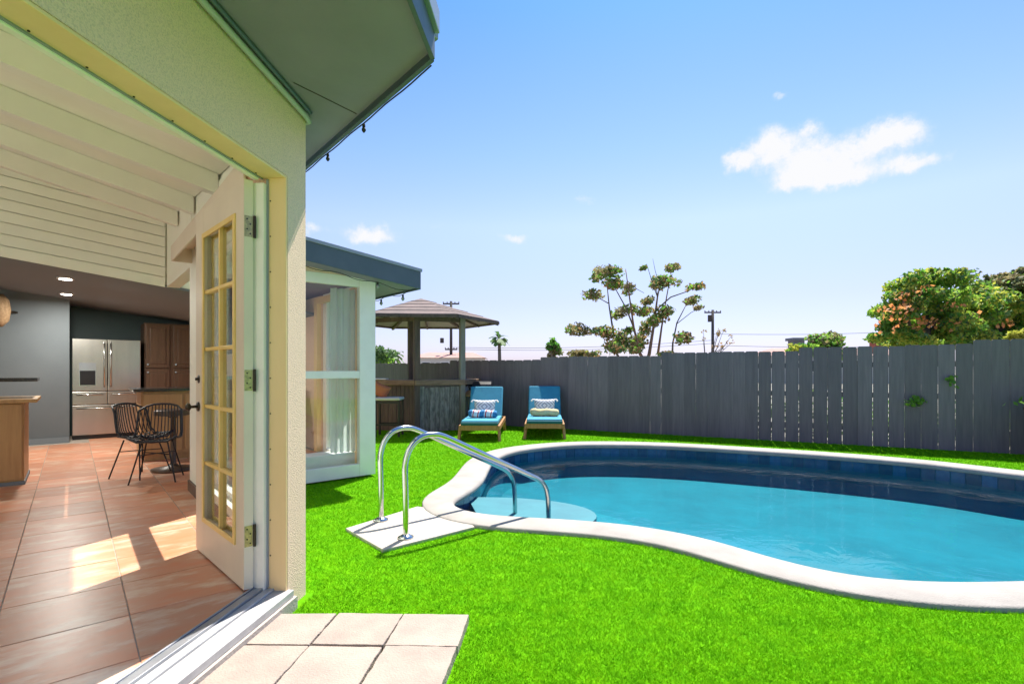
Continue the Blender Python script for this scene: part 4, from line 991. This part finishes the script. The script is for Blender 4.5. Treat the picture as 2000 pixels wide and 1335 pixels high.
br = [[(1262,715,4),(1268,690,3.4),(1276,640,2.6),(1284,580,1.6),(1290,552,.8)], [(1262,715,4.5),(1250,690,3.2),(1238,640,2.0),(1228,570,1.3),(1222,525,.7)], [(1285,690,2.6),(1292,640,1.8),(1300,590,1.2),(1312,525,.7)],
      [(1238,640,1.8),(1222,600,1.3),(1200,560,.9),(1185,540,.6)], [(1198,650,2.0),(1190,600,1.4),(1186,560,.9)], [(1198,645,2),(1200,680,2.4),(1215,712,2.6)], [(1188,592,1.1),(1170,582,.8),(1155,572,.5)],
      [(1276,610,1.6),(1310,580,1.3),(1345,568,.9),(1358,560,.5)], [(1312,715,2.4),(1314,670,1.7),(1322,630,1.2),(1340,595,.8)], [(1322,632,.8),(1350,610,.6),(1366,602,.4)], [(1284,580,1),(1272,545,.7),(1263,515,.4)], [(1284,580,.9),(1282,560,.7)],
      [(1225,548,.7),(1245,565,.6),(1258,572,.4)], [(1280,640,1.1),(1262,600,.8),(1262,585,.5)], [(1290,560,.6),(1280,530,.5),(1275,505,.3)], [(1215,612,.9),(1200,600,.6)]]
for b_ in br:
    pts = [at(x, y, Yt+random.uniform(-.12,.12)) for x, y, w_ in b_]; MB().tube(pts, [w_*Yt/F for *_, w_ in b_], 7).build('branch', 'bark' if b_[0][2] > 3.3 or b_ is br[2] else 'greybark', tr, smooth=True)
MB().tube([(tr.location.x-.1, Yt, 0), (tr.location.x-.15, Yt, .9), (at(1262,715,Yt).x, Yt, 1.45)], [.16,.12,.09], 9).build('trunk', 'bark', tr, smooth=True)
def bush_tree(px, py0, rxp, ryp, Y, mats, label, n_=1500, size=.2, name='leafy_tree', cat='tree', flowers=0, lumps=14, low=0, group=None):
    c = at(px, py0, Y); k_ = Y/F; rx, rz = rxp*k_, ryp*k_
    t = thing(name, label, cat, (c.x, Y, 0), 0, group); P_ = []
    for q_ in range(lumps):
        a = random.uniform(0, 2*math.pi); u = random.uniform(-1,1); rr = random.uniform(.35,.85)
        cc = (c.x+rx*rr*math.cos(a)*math.sqrt(1-u*u*.5), Y+rx*.8*rr*math.sin(a), c.z+rz*rr*u); P_.append(clump_pts(cc, (rx*.34, rx*.34, rz*.34), n_//lumps))
    P_.append(clump_pts(c, (rx*.6, rx*.6, rz*.7), n_//3)); P_ = np.concatenate(P_)
    link('crown', leaf_mesh(P_, size, mats), t)
    if flowers:
        q_ = P_[rng.choice(len(P_), flowers)]; link('blossom', leaf_mesh(q_+rng.normal(scale=.05, size=q_.shape)+np.array([0,-.25,.1]), size*.8, 'flower', .9), t)
    MB().tube([(c.x, Y, 0), (c.x+.05, Y, max(.3,c.z*.5)), (c.x, Y, c.z)], [.05*rx+.08, .05*rx+.06, .04], 8).build('trunk', 'greybark', t, smooth=True)
    for q_ in range(4):
        a = random.uniform(0,6.28); MB().tube([(c.x, Y, c.z*.55), (c.x+rx*.35*math.cos(a), Y+rx*.3*math.sin(a), c.z), (c.x+rx*.6*math.cos(a), Y+rx*.5*math.sin(a), c.z+rz*.4)], [.05,.035,.012], 6).build('limb', 'greybark', t, smooth=True)
    return t
bush_tree(1082, 680, 20, 20, 22, ['leaf1','leaf2'], 'small round olive green tree just left of the airy tree', 700, .16)
bush_tree(1133, 692, 28, 12, 21, ['leaf3','leaf1'], 'low yellow green shrub at the foot of the airy tree', 600, .15, 'shrub', 'shrub')
bush_tree(1612, 672, 50, 28, 34, ['leaf2','leaf1','leaf2'], 'distant round green tree left of the brick chimney', 1600, .3)
bush_tree(1565, 682, 30, 12, 33, ['leaf3','leaf2'], 'low yellow green distant shrub in front of the round tree', 500, .25, 'shrub', 'shrub')
bush_tree(745, 700, 30, 32, 26, ['leaf4','leaf2'], 'dark green tree behind the fence left of the gazebo posts', 900, .2)
bush_tree(1992, 655, 26, 16, 10.5, ['leaf3','leaf3'], 'bright yellow green shrub above the fence at the right edge', 500, .13, 'shrub', 'shrub')
def mass_tree(lumps, Y, mats, label, name, n_per, size, nfl=0, flump=()):
    xs = [at(x, y, Y) for x, y, *_ in lumps]; cx = sum(p.x for p in xs)/len(xs); t = thing(name, label, 'tree', (cx, Y, 0)); PP = []
    for (x, y, rx, ry) in lumps:
        yy = Y+random.uniform(-.5,.5); c = at(x, y, yy); k_ = yy/F
        for q_ in range(7):
            cc = c+Vector((random.gauss(0,.55)*rx*k_, random.gauss(0,.35), random.gauss(0,.5)*ry*k_)); PP.append(clump_pts(cc, (rx*k_*.5, .45, ry*k_*.5), n_per//7))
        for q_ in range(3):                                            # shoots sticking out of the outline
            d_ = Vector((random.uniform(-1,1), random.uniform(-.4,.4), random.uniform(.1,1))).normalized(); L_ = random.uniform(.9,1.35)
            for w_ in range(9): PP.append(clump_pts(c+Vector((d_.x*rx*k_, d_.y*.5, d_.z*ry*k_))*L_*(.75+.05*w_), (.05,.05,.05), 4))
            MB().tube([c, c+Vector((d_.x*rx*k_, d_.y*.5, d_.z*ry*k_))*L_*1.15], [.02,.006], 5).build('twig', 'greybark', t)
    PP = np.concatenate(PP); link('crown', leaf_mesh(PP, size, mats, .55), t)
    fl = []
    for (x, y, rx, ry, nf_) in flump:
        c = at(x, y, Y-.75); fl.append(clump_pts(c, (rx*1.45*Y/F, .45, ry*1.4*Y/F), int(nf_*.7)))
    if fl: link('blossom', leaf_mesh(np.concatenate(fl), size*.75, 'flower', .9), t)
    MB().tube([(cx, Y, 0), (cx+.06, Y, 1.2), (cx, Y, 2.6)], [.16,.13,.06], 8).build('trunk', 'greybark', t, smooth=True)
    for (x, y, rx, ry) in lumps[::2]:
        c = at(x, y, Y); MB().tube([(cx, Y, 1.1), ((cx+c.x)/2, Y, 1.9), tuple(c)], [.07,.05,.02], 6).build('limb', 'greybark', t, smooth=True)
mass_tree([(1765,592,22,24),(1795,570,28,26),(1832,545,20,22),(1850,590,34,30),(1748,625,22,24),(1800,630,36,34),(1850,640,34,34),(1742,654,16,18),(1778,660,32,22),(1835,672,34,20),(1880,600,26,36),(1880,655,26,26),(1775,676,28,12)],
    12.5, ['leaf2','leaf3','leaf2','leaf4','leaf3','leaf2'], 'bright green tree with orange blossom over the right end of the fence', 'flowering_tree', 1500, .12, 1,
    [(1768,575,10,9,45),(1745,608,16,12,70),(1780,600,12,10,45),(1790,632,20,12,70),(1815,566,14,9,40),(1732,640,10,12,24),(1852,632,14,10,35),(1885,622,10,10,22),(1860,600,8,8,16)])
mass_tree([(1912,575,30,26),(1955,588,30,28),(1992,575,28,34),(2030,590,30,40),(1920,618,34,34),(1965,628,34,34),(1935,565,24,22),(1985,548,20,16),(1945,610,40,36),(1900,590,30,34),(2010,630,34,34),(1905,660,32,26),(1950,668,36,22),(2000,668,36,24)],
    13.6, ['leaf2','leaf3','leaf2','leaf4','leaf1'], 'dense olive green tree at the right edge, beside the flowering tree', 'leafy_tree', 1400, .13, 1, [(1930,650,16,10,26),(1958,632,10,8,18)])
bush_tree(2052, 470, 45, 46, 11.5, ['leaf2','leaf1'], 'tall leafy tree whose outermost twigs just enter at the right edge', 900, .12)
# twigs rising above the flowering trees
# bare twigs beside the right pole
tw = thing('bare_shrub', 'thin bare russet shrub beside the right utility pole', 'shrub', (*at(1390,690,24)[:2], 0)); PP = []
for q_ in range(12):
    x1 = 1370+random.uniform(0,60); y1 = random.uniform(645,680); MB().tube([at(1380,715,24), at((1380+x1)/2, 690, 24), at(x1, y1, 24)], [.03,.02,.006], 5).build('branch', 'greybark', tw)
    PP.append(clump_pts(at(x1,y1,24), (.15,.15,.12), 8))
link('foliage', leaf_mesh(np.concatenate(PP), .13, 'leafred'), tw)
# palms
def palm(px, py, Y, label, s_=1.0):
    c = at(px, py, Y); t = thing('palm_tree', label, 'palm tree', (c.x, Y, 0))
    MB().tube([(c.x+.1, Y, 0), (c.x+.05, Y, c.z*.5), (c.x, Y, c.z)], [.26*s_,.2*s_,.17*s_], 8).build('trunk', 'greybark', t, smooth=True)
    f = MB()
    for k in range(26):
        a = random.uniform(0,6.28); e = random.uniform(-.5,1.2); L_ = random.uniform(.9,1.3)*s_
        d_ = Vector((math.cos(a)*math.cos(e), math.sin(a)*math.cos(e), math.sin(e))); sd_ = d_.cross(Vector((0,0,1))).normalized()
        m1 = c+d_*L_*.55; m2 = c+d_*L_+Vector((0,0,-.35*s_))
        f.add([c, m1+sd_*.22*s_, m1-sd_*.22*s_, m2+sd_*.3*s_, m2-sd_*.3*s_, m2+d_*.15*s_-Vector((0,0,.15))], [(0,1,2),(1,3,2),(3,4,2),(3,5,4)])
    f.build('crown', 'leaf4', t)
palm(975, 661, 60, 'small distant fan palm standing between the gazebo and the airy tree', 1.0)
palm(768, 694, 30, 'small palm behind the fence just left of the gazebo posts', .55)
# utility poles
def upole(px, pyt, Y, label, arms, w_=.16):
    tp_ = at(px, pyt, Y); t = thing('utility_pole', label, 'utility pole', (tp_.x, Y, 0))
    MB().tube([(tp_.x, Y, 0), (tp_.x, Y, tp_.z+.3)], [w_*1.2, w_], 10).build('pole', 'pole', t, smooth=True)
    ends = []
    for (dy_, half) in arms:
        z = EYE+(HY-(pyt+dy_))/F*Y; MB().bar((tp_.x-half, Y, z), (tp_.x+half, Y, z), .14, .16).build('crossarm', 'pole', t)
        for s_ in (-1,-.5,.5,1):
            MB().lathe([(.05,0),(.07,.08),(.04,.16)], (tp_.x+s_*half*.95, Y, z+.08), 8).build('insulator', 'greypost', t)
        ends.append(z)
    return t, tp_, ends
u1, q1, z1 = upole(881, 593, 60, 'left utility pole seen through the gazebo, with two crossarms', [(0,.95),(89,.7)], .15)
MB().lathe([(.001,-.3),(.22,-.28),(.22,.28),(.001,.3)], (q1.x-1.0, 59.6, EYE+(HY-665)/F*60), 12).build('lamp_head', 'pole', u1)
u2, q2, z2 = upole(1392, 610, 60, 'right utility pole with one crossarm, behind the airy tree', [(0,.95)], .15)
MB().lathe([(.001,-.4),(.22,-.38),(.22,.4),(.001,.42)], (q2.x-.35, 60, q2.z-.7), 12).build('transformer', 'pole', u2)
for s_, za, zb, lb in ((-.6, z1[1], q2.z-2.6, 'lowest power line running between the two utility poles'), (.5, z1[1]+.25, q2.z-2.2, 'upper power line running between the two utility poles')):
    a = Vector((q1.x, 60+s_, za)); b = Vector((q2.x, 60+s_, zb-1.0)); pts = [a.lerp(b, k/16)-Vector((0,0,1.0*math.sin(math.pi*k/16)*.4)) for k in range(17)]
    tag(MB().tube(pts, .022, 5).build('power_line', 'cable'), lb, 'power line')
for k, (yy, lb) in enumerate(((640, 'faint upper power line from the right pole towards the flowering tree'), (672, 'lower power line from the right pole towards the brick chimney'))):
    a = Vector((q2.x, 60, EYE+(HY-(652+22*k))/F*60)); b = at(1760, yy-8, 60); b.x += 12; pts = [a.lerp(b, k_/12)-Vector((0,0,.5*math.sin(math.pi*k_/12))) for k_ in range(13)]
    tag(MB().tube(pts, .022, 5).build('power_line', 'cable'), lb, 'power line')
# neighbours
def nb_house(x0, x1, Y, depth, ze, zr_, label, chim=None):
    t = thing('neighbour_house', label, 'house', ((x0+x1)/2, Y, 0)); ym = Y+depth/2
    MB().box(x0, x1, Y, Y+depth, 0, ze).build('wall', 'housewall', t)
    fixn(MB().add([(x0-.4,Y-.4,ze),(x1+.4,Y-.4,ze),(x1+.4,Y+depth+.4,ze),(x0-.4,Y+depth+.4,ze),(x0+1.2,ym,zr_),(x1-1.2,ym,zr_)], [(0,1,5,4),(2,3,4,5),(3,0,4),(1,2,5),(3,2,1,0)]).build('roof', 'rooftile', t))
    for k in range(3):
        xa = x0+(x1-x0)*(.2+.27*k); w_ = MB().box(xa-.5, xa+.5, Y-.03, Y, 1.0, 2.1).build('window', 'white', t); MB().box(xa-.42, xa+.42, Y-.04, Y-.031, 1.08, 2.02).build('pane', 'black', w_)
    return t
nb_house(-11.2, -3.4, 58, 7, 2.55, 3.25, 'distant pale house with a low pink tiled roof, seen through the gazebo')
h2 = nb_house(24, 38, 46, 8, 2.5, 3.3, 'distant house behind the fence with the brick chimney on its tiled roof')
c = at(1712, 676, 47); 
MB().box(c.x-.45, c.x+.45, 46.5, 47.3, 2.4, 4.05).build('chimney', 'brick', h2); MB().box(c.x-.52, c.x+.52, 46.43, 47.37, 4.05, 4.25).build('chimney_cap', 'brick', h2)
c = at(1592, 676, 45); MB().box(c.x-.5, c.x+.5, 47.5, 48.5, 2.9, 3.9).prism([(c.x-.65,47.3),(c.x+.65,47.3),(c.x+.65,48.7),(c.x-.65,48.7)], 3.9, 4.15).build('roof_vent', 'greywall', h2)

# ------------------------------------------------------------------ GRASS BLADES
def inpoly(X, Y, poly):
    c = np.zeros(len(X), bool); n_ = len(poly)
    for i in range(n_):
        xa, ya = poly[i][0], poly[i][1]; xb, yb = poly[i-1][0], poly[i-1][1]
        if ya == yb: continue
        m_ = ((ya > Y) != (yb > Y)) & (X < (xb-xa)*(Y-ya)/(yb-ya)+xa); c ^= m_
    return c
NB = 1150000; u_ = rng.random(NB)                                  # density falls off as Y**-1.7, strip width grows with Y
Y = (1.3**.3+u_*(14**.3-1.3**.3))**(1/.3); X = rng.uniform(-1.0, 1.0, NB)*1.12*Y; X += rng.uniform(-.45, .45, NB)
keep0 = (X < 10) & (X > -1.05*Y-.4); X = X[keep0]; Y = Y[keep0]
keep = ~inpoly(X, Y, [(p.x, p.y) for p in OUT])
keep &= ~inpoly(X, Y, [(-1.33,4.13),(-.908,3.64),(-.30,4.17),(-.50,4.60),(-.877,4.79)])
keep &= ~inpoly(X, Y, [pvp(0,0), pvp(3,0), pvp(3,.0), pvp(4.2,1), pvp(4.2,6), pvp(0,6)])
nn_ = cn*X+sn*Y; dd_ = -sn*X+cn*Y
keep &= ~((nn_ < 2.81) & (dd_ > 5.83)); keep &= ~((nn_ < 1.03) & (dd_ > 3.0))
wx = P.x+(P.y-Y)*(w1a.x/(-w1a.y)); keep &= ~((Y < 2.99) & (X < wx+.05))
fs_ = (X-F0.x)*(-FD.y)+(Y-F0.y)*FD.x; keep &= fs_ < -.01
X = X[keep]; Y = Y[keep]; n_ = len(X)
h_ = rng.uniform(.010,.024,n_); w_ = np.maximum(.0030, .0012*Y)*rng.uniform(.7,1.3,n_); a_ = rng.uniform(0,2*np.pi,n_); la_ = rng.uniform(0,2*np.pi,n_); le = rng.uniform(.3,1.7,n_)*h_
z0 = np.full(n_, .005)
v = np.empty((n_,3,3)); v[:,0] = np.stack([X-np.cos(a_)*w_/2, Y-np.sin(a_)*w_/2, z0],1); v[:,1] = np.stack([X+np.cos(a_)*w_/2, Y+np.sin(a_)*w_/2, z0],1); v[:,2] = np.stack([X+np.cos(la_)*le, Y+np.sin(la_)*le, z0+h_],1)
me = bpy.data.meshes.new('grass'); me.vertices.add(n_*3); me.vertices.foreach_set('co', v.ravel()); me.loops.add(n_*3); me.loops.foreach_set('vertex_index', np.arange(n_*3))
me.polygons.add(n_); me.polygons.foreach_set('loop_start', np.arange(n_)*3); me.polygons.foreach_set('loop_total', np.full(n_,3)); me.update(calc_edges=True); me.materials.append(MT['blade'])
go = bpy.data.objects.new('grass', me); COL.objects.link(go); tag(go, 'short bright green turf covering the garden around the pool', 'grass', kind='stuff')
print('blades', n_)
